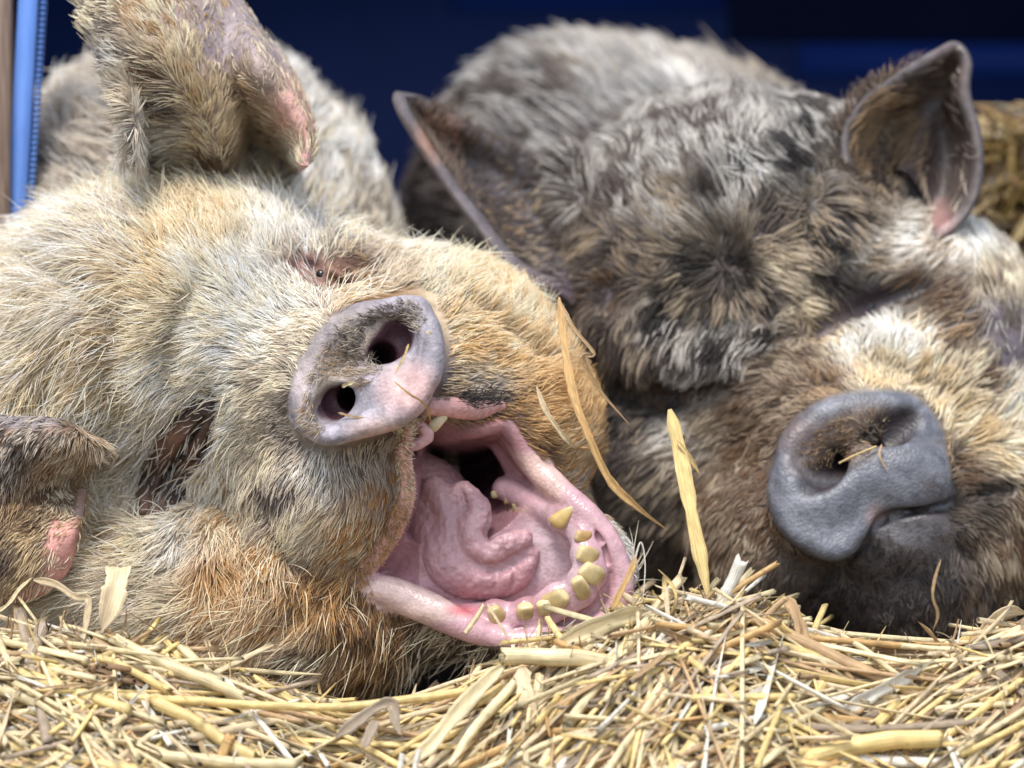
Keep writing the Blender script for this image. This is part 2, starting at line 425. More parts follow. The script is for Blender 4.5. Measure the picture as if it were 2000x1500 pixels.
def eyes1(p, d):
    for c, k in CREASE: d = ssub(d, tube(p, c, 10), k)
    d = ssub(d, tube(p, SOCK, 14), 44)
    d = ssub(d, tube(p, SOCK2, 12), 34)
    for l in LIDS: d = smin(d, tube(p, l, 9), 13)
    d = ssub(d, tube(p, SLIT, 9), 9)
    x, y = seen(p); t_ = tube(p, SOCK, 10)
    return d + np.clip(1 - t_ / 20, 0, 1) * 1.8 * np.sin((x * .8 + y * .6) * .32 + 3 * vnoise(p, 30, 21))
    return d
def snout1(p, d):
    x, y = seen(p); pw = disc_w(x, y)
    s2 = poly2(x, y, DISCS)
    neck = smax(s2 + 6 + np.clip(p[:, 1] - pw - 30, 0, 400) * .10, pw + 26 - p[:, 1], 26)
    neck = np.maximum(neck, p[:, 1] - pw - 260)
    d = smin(d, neck, 34)
    rim = np.sqrt((s2 + 30)**2 + (p[:, 1] - pw - 16)**2) - 27
    t = np.clip(((x - 720) * .72 + (y - 720) * .69) / 70, -1, 1) * .5 + .5          # the lower right side is broad and smooth
    rim = rim + (1 - t) * 15 * (s2 < 60)
    d = smin(d, rim, 22)
    lowlip = ell(p, (770, 775, -26), (66, 40, 50), roty(25))
    d = smin(d, lowlip, 36)
    d = ssub(d, ell(p, (688, 668, disc_w(688, 668) - 6), (70, 26, 58), roty(45)), 34)
    d = ssub(d, tube(p, [(796, 630, -66, 14), (774, 660, -22, 32), (752, 690, -6, 28), (742, 702, 50, 26), (720, 720, 190, 15)], 8), 14)
    d = ssub(d, tube(p, [(630, 806, -38, 12), (654, 790, -12, 30), (680, 778, 0, 26), (688, 774, 70, 24), (710, 760, 200, 16)], 8), 24)
    d = ssub(d, tube(p, [(742, 712, disc_w(742, 712) - 8, 3), (700, 760, disc_w(700, 760) - 8, 5)], 4), 10)
    return d
def floor1(x, y):        # how deep the mouth reaches: shallow over the jaw, deep behind the tongue
    return 165 + 440 * np.clip(1 - np.hypot((x - 870) / 190., (y - 880) / 190.), 0, 1) + .25 * np.clip(1060 - y, 0, 300) + 80 * np.clip((820 - x) / 100., 0, 1)
GUM = [(835, 1192, 215, 29), (900, 1208, 165, 33), (968, 1210, 135, 35), (1030, 1206, 118, 35), (1085, 1190, 105, 37), (1132, 1160, 100, 37), (1156, 1120, 100, 36), (1152, 1080, 108, 33), (1140, 1045, 124, 30), (1108, 1012, 150, 30), (1050, 985, 195, 27), (985, 955, 250, 25)]
LIP1 = [(1000, 850, 205, 16), (1040, 905, 180, 24), (1095, 960, 150, 27), (1150, 1008, 122, 25), (1192, 1062, 105, 23), (1216, 1120, 96, 22), (1214, 1170, 92, 20), (1190, 1208, 88, 20), (1120, 1240, 82, 22), (1040, 1252, 85, 22), (960, 1244, 92, 24), (890, 1215, 100, 30), (820, 1180, 118, 34), (745, 1150, 140, 28), (695, 1130, 160, 16)]
LIP2 = [(795, 838, 0, 13), (790, 890, 30, 15), (797, 955, 62, 16), (780, 1018, 90, 17), (748, 1070, 118, 17), (705, 1118, 145, 15)]
LIP3 = [(835, 795, 6, 16), (880, 796, 36, 21), (930, 800, 76, 19), (980, 792, 124, 9)]
TEETH = [((968, 1198, 98), (20, 15, 27), 35, .3, (.60, .44, .20), 30), ((1029, 1192, 84), (24, 16, 24), 10, 0, (.55, .40, .18), 35), ((1088, 1170, 62), (25, 16, 40), -52, .3, (.58, .43, .2), 35),
         ((1064, 1184, 66), (20, 14, 22), 20, 0, (.66, .52, .26), 30), ((1133, 1146, 60), (19, 15, 38), 24, 0, (.64, .50, .25), 30), ((1153, 1118, 62), (24, 15, 34), 50, 0, (.68, .54, .28), 20),
         ((1144, 1084, 70), (22, 15, 31), 75, .1, (.66, .50, .24), 20), ((1136, 1048, 90), (16, 13, 22), 78, .2, (.52, .32, .12), 20), ((1103, 1006, 118), (16, 13, 38), -50, 1.2, (.60, .42, .16), 10),
         ((1008, 990, 212), (10, 10, 13), 10, .2, (.45, .33, .16), 0), ((990, 976, 226), (8, 8, 11), 0, .2, (.4, .3, .15), 0), ((965, 965, 236), (8, 8, 11), 10, .2, (.5, .4, .22), 0),
         ((890, 1168, 182), (10, 10, 9), 0, .1, (.55, .42, .25), 0), ((832, 1148, 208), (12, 10, 10), 0, .1, (.4, .3, .16), 0),
         ((858, 822, 26), (13, 9, 30), -52, .4, (.72, .60, .38), 0), ((800, 876, 34), (8, 9, 20), -10, .3, (.66, .50, .2), 0), ((838, 838, 34), (10, 8, 24), -42, .3, (.66, .46, .34), 0)]
def yawner(p):
    d = snout1(p, eyes1(p, head1(p)))
    x, y = seen(p)
    s2 = poly2(x, y, MOUTHS)
    cav = smax(s2 + 6 + (.16 + .5 * np.clip((x - 950) / 150, 0, 1) * np.clip((y - 960) / 80, 0, 1)) * np.clip(p[:, 1] - 60, 0, 600), p[:, 1] - floor1(x, y), 36)
    cav = smax(cav, -(p[:, 1] + 300), 10)
    d = ssub(d, cav, 22)
    d = smin(d, tube(p, LIP1, 44), 20)
    d = smin(d, tube(p, LIP2, 20), 20)
    d = smin(d, tube(p, LIP3, 14), 26)
    d = smin(d, tube(p, [(990, 860, 240, 14), (1050, 930, 215, 16), (1100, 985, 185, 12)], 10), 12)
    d = smin(d, tube(p, [(960, 850, 300, 16), (1010, 930, 260, 16), (1040, 970, 230, 14)], 10), 12)
    d = smin(d, tube(p, GUM, 40), 14)
    d = ssub(d, tube(p, [(1010, 1228, 100, 4), (1090, 1216, 92, 8), (1150, 1192, 84, 7), (1180, 1150, 82, 7), (1184, 1100, 86, 7), (1170, 1050, 96, 6), (1135, 1000, 128, 7), (1080, 955, 160, 5)], 30), 16)
    d = smin(d, tube(p, [(818, 828, 20, 10), (836, 850, 26, 12), (812, 870, 30, 10)], 6), 8)
    for T in TEETH[:9]:
        m_ = np.abs(p - W(*T[0])).max(1) < 90
        if m_.any(): d[m_] = smin(d[m_], ell(p[m_], (T[0][0], T[0][1], T[0][2] + 20), (T[1][0] + 7, 22, T[1][2] * .8 + 8), roty(T[2])), 12)
    q = p * .022
    d = d + 1.6 * np.sin(q[:, 0] * 1.9 + 2 * np.sin(q[:, 2])) * np.sin(q[:, 2] * 2.3 + 1.5 * np.sin(q[:, 1] * 1.4))
    return d
def body1(p):
    d = ell(p, (370, 620, 1150), (500, 640, 620))
    d = smin(d, ell(p, (620, 820, 900), (300, 320, 360)), 120)
    d = smin(d, ell(p, (150, 800, 950), (380, 500, 480)), 120)
    return d

pig1 = thing('pig', 'cream and ginger hairy pig yawning with its mouth wide open, left of the sleeping one', 'pig', (-.13, .12, -.19))
V1, Q1 = surface_net(yawner, W(-230, 1480, -130), W(1300, 200, 720) + np.array([120, 0, 60]), 12.0, refine=1 if QUICK else 2)
x1, y1 = seen(V1); w1 = V1[:, 1]
fs1 = poly2(x1, y1, DISCS); fm1 = poly2(x1, y1, MOUTHS)
def near_tube(P, rows, n=30):
    return tube(P, rows, n)
skin_rows = [  # px, py, w, r, g, b
 (100, 400, 300, .50, .36, .28), (300, 420, 200, .42, .30, .22), (500, 450, 150, .55, .42, .34), (650, 450, 200, .5, .42, .34), (200, 650, 100, .33, .24, .18), (420, 650, 60, .45, .36, .3),
 (560, 650, 0, .42, .33, .25), (560, 760, 0, .30, .24, .19), (520, 850, 50, .32, .27, .23), (540, 960, 60, .13, .10, .10), (600, 1010, 60, .16, .12, .11), (620, 880, 20, .26, .22, .20), (700, 950, 20, .28, .21, .17),
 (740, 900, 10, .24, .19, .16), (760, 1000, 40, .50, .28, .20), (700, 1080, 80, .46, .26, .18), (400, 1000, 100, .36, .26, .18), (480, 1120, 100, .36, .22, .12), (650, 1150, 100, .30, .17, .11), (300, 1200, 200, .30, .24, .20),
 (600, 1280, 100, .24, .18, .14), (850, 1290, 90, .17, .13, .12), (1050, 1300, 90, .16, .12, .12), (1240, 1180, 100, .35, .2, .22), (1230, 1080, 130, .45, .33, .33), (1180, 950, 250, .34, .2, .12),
 (900, 580, 200, .55, .42, .28), (1050, 650, 250, .5, .38, .24), (950, 720, 180, .4, .3, .2), (900, 740, 100, .14, .11, .11), (960, 775, 150, .12, .10, .1), (1020, 830, 220, .25, .13, .09), (1060, 880, 220, .3, .17, .1), (1120, 800, 250, .45, .3, .16),
 (350, 860, 70, .24, .125, .09), (330, 910, 90, .20, .11, .08), (300, 970, 100, .17, .10, .075), (370, 790, 70, .05, .035, .035), (275, 930, 110, .04, .03, .03), (340, 960, 110, .05, .035, .03), (390, 850, 90, .10, .06, .05), (610, 540, 120, .28, .15, .13), (690, 520, 150, .12, .06, .04), (650, 525, 130, .2, .10, .06), (740, 515, 180, .3, .18, .09)]
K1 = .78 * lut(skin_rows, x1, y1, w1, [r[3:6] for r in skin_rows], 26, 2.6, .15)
pn = .5 + .5 * vnoise(V1, 40, 3); pf = .5 + .35 * vnoise(V1, 11, 8) + .3 * vnoise(V1, 5, 9)
def mixc(K, m, c): 
    m = np.clip(m, 0, 1)[:, None]; return K * (1 - m) + np.array(c) * m
# snout disc
ind = np.clip((14 - fs1) / 14, 0, 1) * (w1 < disc_w(x1, y1) + 62)
vio = np.where((pn > .5)[:, None], np.array([[.33, .30, .34]]), np.array([[.25, .23, .26]]))
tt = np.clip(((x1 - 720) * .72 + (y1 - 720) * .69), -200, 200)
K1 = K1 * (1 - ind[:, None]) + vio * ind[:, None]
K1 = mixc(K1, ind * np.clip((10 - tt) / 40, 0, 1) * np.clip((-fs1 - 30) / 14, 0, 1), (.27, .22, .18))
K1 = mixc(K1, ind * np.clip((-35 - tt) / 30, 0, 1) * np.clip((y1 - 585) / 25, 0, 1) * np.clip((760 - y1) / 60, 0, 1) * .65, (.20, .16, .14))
K1 = mixc(K1, ind * np.clip(1.3 - np.hypot((x1 - 800) / 62, (y1 - 762) / 55), 0, 1) * 1.2, (.52, .34, .33))
K1 = mixc(K1, ind * np.clip(1.3 - np.hypot((x1 - 740) / 60, (y1 - 842) / 30), 0, 1) * .8, (.55, .38, .34))
K1 = mixc(K1, ind * np.clip(1.2 - np.hypot((x1 - 718) / 22, (y1 - 722) / 20), 0, 1) * .9, (.55, .42, .50))
K1 = mixc(K1, ind * np.clip(1.2 - np.hypot((x1 - 590) / 26, (y1 - 745) / 60), 0, 1) * .9, (.52, .44, .44))
K1 = mixc(K1, ind * np.clip((pf - .62) / .3, 0, 1) * .45, (.14, .12, .13))
for q in ([(776, 660, 0, 26), (752, 692, 10, 26), (735, 705, 200, 28)], [(650, 792, 10, 24), (684, 776, 10, 22), (700, 765, 200, 24)]):
    K1 = mixc(K1, (22 - tube(V1, q)) / 14 * (w1 > disc_w(x1, y1) + 24), (.05, .02, .028))  # nostril depth shade, painted into the skin colour
K1 = mixc(K1, (7 - tube(V1, SLIT, 9)) / 7, (.02, .012, .012))
# mouth lining and lips
inside = (fm1 < 8) & (w1 > 30)
K1 = np.where(inside[:, None], np.array([.42, .22, .24])[None] * (1 + .16 * (pn - .5))[:, None], K1)
lip = np.minimum(tube(V1, LIP1, 30), 1e9)
K1 = mixc(K1, (13 - lip) / 9 * (y1 < 1262 + 0 * x1), (.55, .33, .36))
pale = np.clip(1.25 - np.hypot((x1 - 800) / 120, (y1 - 1172) / 44), 0, 1)
K1 = mixc(K1, ((20 - lip) / 9) * pale * 1.5, (.64, .46, .42))
pale = np.clip(1.25 - np.hypot((x1 - 1040) / 70, (y1 - 930) / 60), 0, 1)
K1 = mixc(K1, ((20 - lip) / 9) * pale, (.62, .42, .38))
K1 = mixc(K1, (10 - tube(V1, LIP2, 20)) / 10, (.58, .34, .29))
K1 = mixc(K1, ((10 - tube(V1, LIP2, 20)) / 10 > 0) * (pf > .72) * .7, (.16, .08, .06))
K1 = mixc(K1, (10 - tube(V1, LIP3, 20)) / 10, (.56, .30, .28))
K1 = mixc(K1, ((10 - tube(V1, LIP3, 20)) > 0) * (y1 < 782) * (pf > .5) * .8, (.15, .09, .08))
K1 = mixc(K1, (10 - tube(V1, GUM, 30)) / 10, (.54, .33, .37))
K1 = mixc(K1, inside * np.clip(1.3 - np.hypot((x1 - 1080) / 75, (y1 - 1080) / 85), 0, 1) * 1.4 * (fm1 < -40), (.48, .34, .37))
K1 = mixc(K1, inside * np.clip((w1 - 270) / 110, 0, 1), (.05, .02, .028))  # shade at the back of the mouth, painted into the lining colour
K1 = mixc(K1, np.clip(1.2 - np.hypot((x1 - 905) / 38, (y1 - 1192) / 14), 0, 1) * inside, (.68, .2, .22))
K1 = mixc(K1, (26 - tube(V1, [(818, 828, 20, 6), (836, 850, 26, 6), (812, 872, 30, 6)])) / 12 * (fs1 > 2), (.56, .33, .34))
K1 = mixc(K1, inside * (tube(V1, GUM, 30) < 12) * np.clip(1.2 - np.hypot((x1 - 980) / 60, (y1 - 1000) / 20), 0, 1), (.5, .3, .24))
EV, EQ, EC = [V1], [Q1], [K1]
hairs1 = []
# ears
def add_ear(rim, base, mid, bulge, thick, front, back, rimc, pink, EV, EQ, EC, **kw):
    v, q, t, u, side, qf, qb = ear(rim, base, bulge, thick, mid=mid, **kw)
    k = np.where(side[:, None] > .5, np.array(front)[None], np.array(back)[None])
    k = mixc(k, np.clip((t - .86) / .08, 0, 1), rimc)
    x, y = seen(v)
    for (cx, cy, rx, ry, c) in pink: k = mixc(k, 1.5 * np.clip(1.2 - np.hypot((x - cx) / rx, (y - cy) / ry), 0, 1), c)
    k = k * (1 + .14 * vnoise(v, 26, 6))[:, None]
    off = sum(len(a) for a in EV); EV.append(v); EQ.append(q + off); EC.append(k)
    return v, qf, qb, t, u
rimA = [(250, 300, 330), (238, 200, 300), (200, 100, 290), (165, 5, 300), (215, -90, 330), (330, -120, 380), (440, -40, 420), (515, 65, 430), (570, 140, 430), (600, 215, 420), (610, 270, 400), (598, 318, 370)]
baseA = [(268, 318, 330), (280, 322, 310), (300, 325, 290), (330, 325, 275), (360, 325, 260), (400, 328, 260), (440, 330, 270), (475, 332, 280), (505, 335, 290), (530, 336, 300), (555, 338, 310), (575, 340, 330)]
midA = [(262, 305, 330), (264, 255, 285), (262, 200, 240), (268, 150, 205), (300, 120, 190), (370, 120, 215), (440, 150, 260), (490, 190, 300), (535, 230, 320), (565, 260, 335), (585, 295, 340), (590, 330, 345)]
baseA = [(x, y + 8, float(depth_at(head1, x, y + 30)[0]) + 30) for x, y, _ in baseA]
vA, qA, qAb, tA, uA = add_ear(rimA, baseA, midA, 0, 15, (.30, .22, .19), (.34, .26, .24), (.36, .29, .30), [(585, 230, 60, 90, (.62, .36, .31)), (570, 300, 50, 40, (.66, .34, .33)), (440, 60, 110, 80, (.26, .21, .22)), (300, 120, 90, 90, (.34, .24, .2))], EV, EQ, EC)
rimB = [(190, 870, 130), (120, 826, 90), (40, 814, 90), (-60, 820, 140), (-150, 900, 200), (-170, 1020, 210), (-90, 1130, 160), (0, 1178, 120), (70, 1170, 100), (120, 1130, 95), (142, 1070, 105), (146, 1010, 135), (158, 968, 172)]
baseB = [(190 - 3 * k, 880 + 9 * k, 0) for k in range(13)]; baseB = [(x, y, float(depth_at(head1, x, y)[0]) + 25) for x, y, _ in baseB]
midB = [(190, 880, 120), (150, 868, 80), (110, 880, 75), (50, 900, 80), (10, 940, 90), (0, 980, 95), (20, 1020, 80), (60, 1040, 70), (100, 1045, 70), (130, 1035, 85), (150, 1010, 115), (158, 985, 145), (162, 962, 175)]
vB, qB, qBb, tB, uB = add_ear(rimB, baseB, midB, 0, 18, (.17, .095, .06), (.2, .15, .13), (.26, .19, .18), [(118, 1070, 40, 90, (.56, .27, .23)), (60, 1150, 70, 45, (.50, .25, .22)), (80, 925, 35, 28, (.5, .26, .18)), (40, 822, 110, 16, (.2, .17, .18)), (0, 1080, 40, 90, (.1, .07, .07)), (160, 965, 22, 30, (.3, .19, .15))], EV, EQ, EC)
# body behind the head
Vb, Qb = surface_net(body1, W(-300, 1300, 450), W(1000, 40, 1850) + np.array([200, 0, 300]), 26, refine=0)
off = sum(len(a) for a in EV); EV.append(Vb); EQ.append(Qb + off); EC.append(np.tile([[.42, .36, .31]], (len(Vb), 1)))
wet1 = np.zeros(sum(len(q) for q in EQ), bool); wet1[:len(Q1)] = (((fm1 < 6) & (w1 > 20)) | (tube(V1, LIP1, 30) < 3))[Q1[:, 0]]
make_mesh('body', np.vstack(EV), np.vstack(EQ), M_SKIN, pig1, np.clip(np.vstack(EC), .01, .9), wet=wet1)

# tongue
def tongue(p):
    d = tube(p, [(800, 920, 330, 50), (845, 980, 270, 62), (865, 1050, 215, 62), (890, 1105, 180, 56), (945, 1128, 165, 46), (1000, 1118, 160, 40), (1028, 1085, 165, 26)], 30)
    d = smin(d, ell(p, (830, 1000, 330), (85, 110, 110), roty(-25)), 30)
    f = tube(p, [(905, 965, 190, 26), (932, 1000, 165, 30), (922, 1050, 150, 30), (950, 1082, 142, 27), (990, 1062, 140, 25), (1022, 1052, 150, 19)], 26)
    d = smin(d, f, 7)
    d = smin(d, tube(p, [(850, 950, 200, 22), (880, 1010, 165, 20), (885, 1070, 150, 16)], 16), 26)
    d = ssub(d, tube(p, [(876, 975, 150, 6), (888, 1035, 132, 9), (903, 1088, 122, 9), (960, 1114, 124, 9), (1028, 1086, 134, 7)], 20), 16)
    d = ssub(d, tube(p, [(895, 940, 170, 5), (915, 1000, 150, 3)], 6), 12); d = ssub(d, tube(p, [(954, 1010, 150, 4), (950, 1045, 140, 6), (985, 1040, 142, 4)], 8), 12)
    for a in ([(905, 1150, 118, 2), (930, 1120, 112, 4), (938, 1098, 116, 2)], [(960, 1160, 124, 2), (972, 1130, 118, 4), (965, 1108, 124, 2)], [(1000, 1150, 130, 2), (1006, 1122, 122, 4), (1000, 1100, 130, 2)], [(968, 1040, 112, 2), (978, 1062, 112, 3), (985, 1086, 120, 2)]):
        d = ssub(d, tube(p, a, 8), 12)
    n = vnoise(p * np.array([1, .6, 1]), 13, 5)
    n2 = vnoise(p * np.array([1, .6, 1]), 6, 15)
    return d + 3.2 * np.abs(n) + .9 * n2 - 1.3
Vt, Qt = surface_net(tongue, W(700, 1220, 60), W(1090, 840, 430), 7, refine=1)
kt = np.tile([[.47, .28, .30]], (len(Vt), 1)); xt, yt = seen(Vt)
kt = mixc(kt, np.clip((yt - 1080) / 70, 0, 1) * .7, (.44, .22, .25)); kt = mixc(kt, np.clip(1.2 - np.hypot((xt - 830) / 60, (yt - 960) / 70), 0, 1), (.48, .29, .28))
make_mesh('tongue', Vt, Qt, M_WET, pig1, kt)
# teeth
def tooth(c, r, rotd, point=0, col=(.62, .43, .18), tilt=0):
    n, k = 14, 18; th = np.linspace(0, np.pi, n); ph = np.linspace(0, 2 * np.pi, k, endpoint=False)
    T, Pp = np.meshgrid(th, ph, indexing='ij')
    def se(v, e): return np.sign(v) * np.abs(v)**e
    x = se(np.sin(T), .6) * se(np.cos(Pp), .7); y = se(np.sin(T), .6) * se(np.sin(Pp), .7); z = se(np.cos(T), .8)
    sh = 1 - point * np.clip(z, -1, 1) * .45 - .18 * np.clip(z, -1, 1); x = x * sh; y = y * sh
    if not point > .8: z = np.where(z > .62, .62 + (z - .62) * .3, z)
    x = x + .08 * np.sin(3 * z + c[0]); z = z + .10 * x * np.sin(c[1])
    v = np.stack([x * r[0], y * r[1], z * r[2]], -1).reshape(-1, 3)
    if tilt:
        a = math.radians(tilt); v = v @ np.array([[1, 0, 0], [0, math.cos(a), math.sin(a)], [0, -math.sin(a), math.cos(a)]])
    v = v @ roty(rotd).T + W(*c)
    q = []
    for i in range(n - 1):
        for j in range(k): q.append((i * k + j, i * k + (j + 1) % k, (i + 1) * k + (j + 1) % k, (i + 1) * k + j))
    kc = np.tile([col], (len(v), 1)); zz = z.ravel()
    kc = mixc(kc, np.clip((zz - .2) / .8, 0, 1) * .7, (.74, .62, .36)); kc = mixc(kc, np.clip((-zz - .35) / .5, 0, 1) * .5, (.42, .25, .10))
    return v, np.array(q), kc
for T in TEETH:
    v, q, kc = tooth((T[0][0], T[0][1], T[0][2] - 1), tuple(k * .84 for k in T[1]), T[2], T[3], tuple(k * .8 for k in T[4]), T[5]); make_mesh('tooth', v, q, M_TOOTH, pig1, kc)
# eyes
def ball(c, r, squash=1.):
    n, k = 12, 18; v = []
    for i in range(n + 1):
        for j in range(k):
            th = math.pi * i / n; ph = 2 * math.pi * j / k; v.append((r * math.sin(th) * math.cos(ph), r * math.sin(th) * math.sin(ph), r * squash * math.cos(th)))
    q = [(i * k + j, i * k + (j + 1) % k, (i + 1) * k + (j + 1) % k, (i + 1) * k + j) for i in range(n) for j in range(k)]
    return np.array(v) + W(*c), np.array(q)
E1 = on(yawner, [(628, 538, 11), (362, 888, 9)])
v, q = ball(E1[0][:3], 13); make_mesh('eye', v, q, M_EYE, pig1)
v, q = ball(E1[1][:3], 13); make_mesh('eye', v, q, M_EYE, pig1)

# ------------------------------------------------------------------ coat of the yawning pig: px, py, w, angle, length, colours, share of B, density
R1 = [(60,340,300,140,60,'W','G',.2,1),(150,325,300,120,55,'W','C',.2,1),(250,340,280,110,50,'C','G',.4,1),(340,350,200,100,45,'C','Y',.5,1),(470,360,200,92,42,'C','W',.4,1),(590,360,250,72,50,'W','C',.3,1),
(690,420,300,60,50,'W','C',.4,1),(780,470,300,65,50,'W','C',.4,1),(40,460,200,168,62,'C','G',.4,1),(130,430,200,152,60,'W','G',.5,1),(235,450,150,140,50,'G','C',.4,1),(330,450,120,118,50,'Y','C',.5,1),
(430,430,120,108,45,'Y','C',.5,1),(530,430,130,95,45,'W','W',.2,1),(620,460,160,80,40,'W','W',.2,1),(20,580,150,190,62,'C','G',.4,1),(120,560,110,185,55,'G','C',.55,1),(225,580,90,205,52,'Y','G',.5,1),
(300,560,90,150,48,'Y','C',.5,1),(400,540,90,140,48,'C','W',.5,1),(490,540,100,138,45,'W','W',.3,1),(550,600,60,150,32,'W','C',.15,1),(30,690,120,205,52,'C','G',.4,1),(130,660,90,235,50,'Y','G',.45,1),
(230,660,70,165,50,'G','Y',.5,1),(160,590,90,200,50,'G','W',.45,1),(330,640,60,180,50,'G','C',.6,1),(430,640,40,170,42,'W','C',.15,1),(510,660,30,162,36,'W','C',.4,1),(570,680,0,150,20,'C','G',.5,1),(90,760,100,240,55,'Y','C',.5,1),
(210,740,80,205,52,'C','Y',.4,1),(320,735,50,172,44,'W','C',.25,1),(420,750,30,174,32,'W','C',.25,1),(500,770,10,190,24,'C','G',.45,1),(250,840,80,228,48,'G','W',.5,1),(300,830,70,232,34,'G','W',.6,1),(330,780,60,215,34,'W','G',.4,1),
(235,950,110,252,55,'W','Y',.5,1),(200,880,110,252,50,'Y','G',.4,1),(412,890,70,238,26,'W','G',.3,1),(438,810,50,215,24,'W','C',.4,1),(400,950,90,245,48,'W','C',.3,1),(440,1000,90,258,50,'C','O',.35,1),
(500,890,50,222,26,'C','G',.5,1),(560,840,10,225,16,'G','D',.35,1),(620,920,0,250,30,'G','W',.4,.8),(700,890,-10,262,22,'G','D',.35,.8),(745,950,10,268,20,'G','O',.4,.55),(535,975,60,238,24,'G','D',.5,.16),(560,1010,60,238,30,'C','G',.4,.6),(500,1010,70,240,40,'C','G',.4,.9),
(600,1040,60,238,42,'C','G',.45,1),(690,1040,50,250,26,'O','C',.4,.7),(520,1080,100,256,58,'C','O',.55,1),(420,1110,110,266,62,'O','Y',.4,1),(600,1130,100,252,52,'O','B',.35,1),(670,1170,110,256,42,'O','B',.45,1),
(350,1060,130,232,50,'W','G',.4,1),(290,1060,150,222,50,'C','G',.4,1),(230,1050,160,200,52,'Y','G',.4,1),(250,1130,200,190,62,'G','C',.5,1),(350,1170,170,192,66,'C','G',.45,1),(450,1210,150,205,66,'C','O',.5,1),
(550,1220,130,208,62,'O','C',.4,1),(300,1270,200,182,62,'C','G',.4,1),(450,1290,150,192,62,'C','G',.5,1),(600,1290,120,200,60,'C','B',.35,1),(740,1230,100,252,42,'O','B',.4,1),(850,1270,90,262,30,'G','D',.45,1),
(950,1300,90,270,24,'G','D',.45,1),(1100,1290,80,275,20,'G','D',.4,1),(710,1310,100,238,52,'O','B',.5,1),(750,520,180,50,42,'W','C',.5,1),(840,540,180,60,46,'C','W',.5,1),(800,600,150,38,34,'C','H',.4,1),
(920,570,180,62,46,'C','H',.3,1),(1010,600,200,62,46,'C','H',.35,1),(1080,650,220,60,46,'C','H',.5,1),(900,650,140,20,28,'H','C',.5,1),(980,690,140,30,34,'H','C',.45,1),(1080,750,170,32,42,'H','O',.35,1),
(1150,790,240,45,42,'H','O',.4,1),(940,750,140,0,22,'G','Y',.4,.9),(1050,820,180,12,34,'H','O',.5,1),(1120,880,200,20,34,'O','Y',.5,1),(1185,920,260,20,32,'O','B',.35,1),(1050,880,180,335,22,'O','B',.4,.8),
(1150,970,200,12,24,'O','G',.5,1),(1205,1030,180,20,20,'G','W',.5,1),(1235,1100,140,0,16,'G','W',.5,.9),(1000,825,180,340,16,'B','O',.5,.7),(1225,1200,140,310,14,'G','D',.5,.6),
(640,485,150,80,24,'B','C',.5,.8),(700,560,160,40,22,'C','O',.4,1),(760,505,190,30,26,'O','B',.4,.9),(700,505,170,30,16,'B','O',.3,.7),(590,500,140,120,26,'G','W',.4,.9)]
MT1 = on(head1, [(396, 800, 4, 24), (370, 850, 8, 42), (328, 915, 8, 52), (292, 990, 8, 44)])
def mask1(P):
    x, y = seen(P)
    m = np.clip((poly2(x, y, DISCS) - 2) / 10, 0, 1)
    m = np.where(P[:, 1] > disc_w(x, y) + 255, 1, m)
    s = poly2(x, y, MOUTHS); m = m * np.where((s > 6) | (P[:, 1] < 20) , 1, 0)
    for r_ in (LIP1, LIP2, LIP3): m = m * np.clip((tube(P, r_, 24) - 2) / 14, 0.0, 1)
    m = m * np.clip((np.hypot(x - 830, y - 862) - 44) / 8, 0, 1) * np.where((np.abs(x - 905) < 90) & (np.abs(y - 745) < 45), .45, 1)
    m = m * np.clip((tube(P, MT1, 10) - 2) / 12, .03, 1) * np.clip((tube(P, on(head1, [(598, 525, 4, 36), (635, 538, 4, 38), (700, 526, 4, 26), (750, 518, 4, 10)])) - 1) / 12, 0.06, 1)
    return m
N1 = 40000 if QUICK else 150000
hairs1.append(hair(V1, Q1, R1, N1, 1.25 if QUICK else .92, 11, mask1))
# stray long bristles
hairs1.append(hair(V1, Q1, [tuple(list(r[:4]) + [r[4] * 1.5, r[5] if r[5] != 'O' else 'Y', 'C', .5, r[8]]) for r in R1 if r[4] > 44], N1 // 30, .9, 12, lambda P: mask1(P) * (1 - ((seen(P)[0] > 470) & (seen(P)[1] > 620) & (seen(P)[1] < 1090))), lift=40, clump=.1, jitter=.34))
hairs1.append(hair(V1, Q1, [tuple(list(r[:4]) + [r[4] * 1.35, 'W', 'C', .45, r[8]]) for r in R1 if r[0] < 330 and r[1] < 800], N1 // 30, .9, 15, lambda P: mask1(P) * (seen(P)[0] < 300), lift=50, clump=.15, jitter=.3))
# fine hair in the hollow of the snout disc
def maskd(P):
    x, y = seen(P); tt = (x - 720) * .72 + (y - 720) * .69
    return (poly2(x, y, DISCS) < -22) * (tt < 22) * (np.hypot(x - 765, y - 668) > 50) * (np.hypot(x - 660, y - 786) > 52) * (P[:, 1] < disc_w(x, y) + 60.)
hairs1.append(hair(V1, Q1, [(690, 660, -30, 170, 22, 'G', 'D', .6, 1), (640, 720, -30, 200, 20, 'G', 'T', .5, 1), (740, 620, -30, 130, 18, 'G', 'D', .5, 1)], N1 // 160, .7, 13, maskd, lift=42, clump=.2, jitter=.4))
# whiskers and short lip hair
def maskl(P):
    x, y = seen(P); return np.clip(1 - np.abs(tube(P, LIP2, 24) - 6) / 16, 0, 1) * (poly2(x, y, MOUTHS) > -12) + 1.2 * np.clip(1 - np.hypot((x - 940) / 60, (y - 778) / 22), 0, 1)
hairs1.append(hair(V1, Q1, [(790, 900, 30, 0, 9, 'T', 'C', .5, 1), (770, 1040, 90, 330, 12, 'T', 'O', .5, 1), (700, 1115, 130, 300, 16, 'T', 'O', .5, 1), (940, 775, 120, 20, 30, 'K', 'D', .3, .5)], N1 // 90, .75, 14, maskl, lift=60, clump=0, jitter=.3))
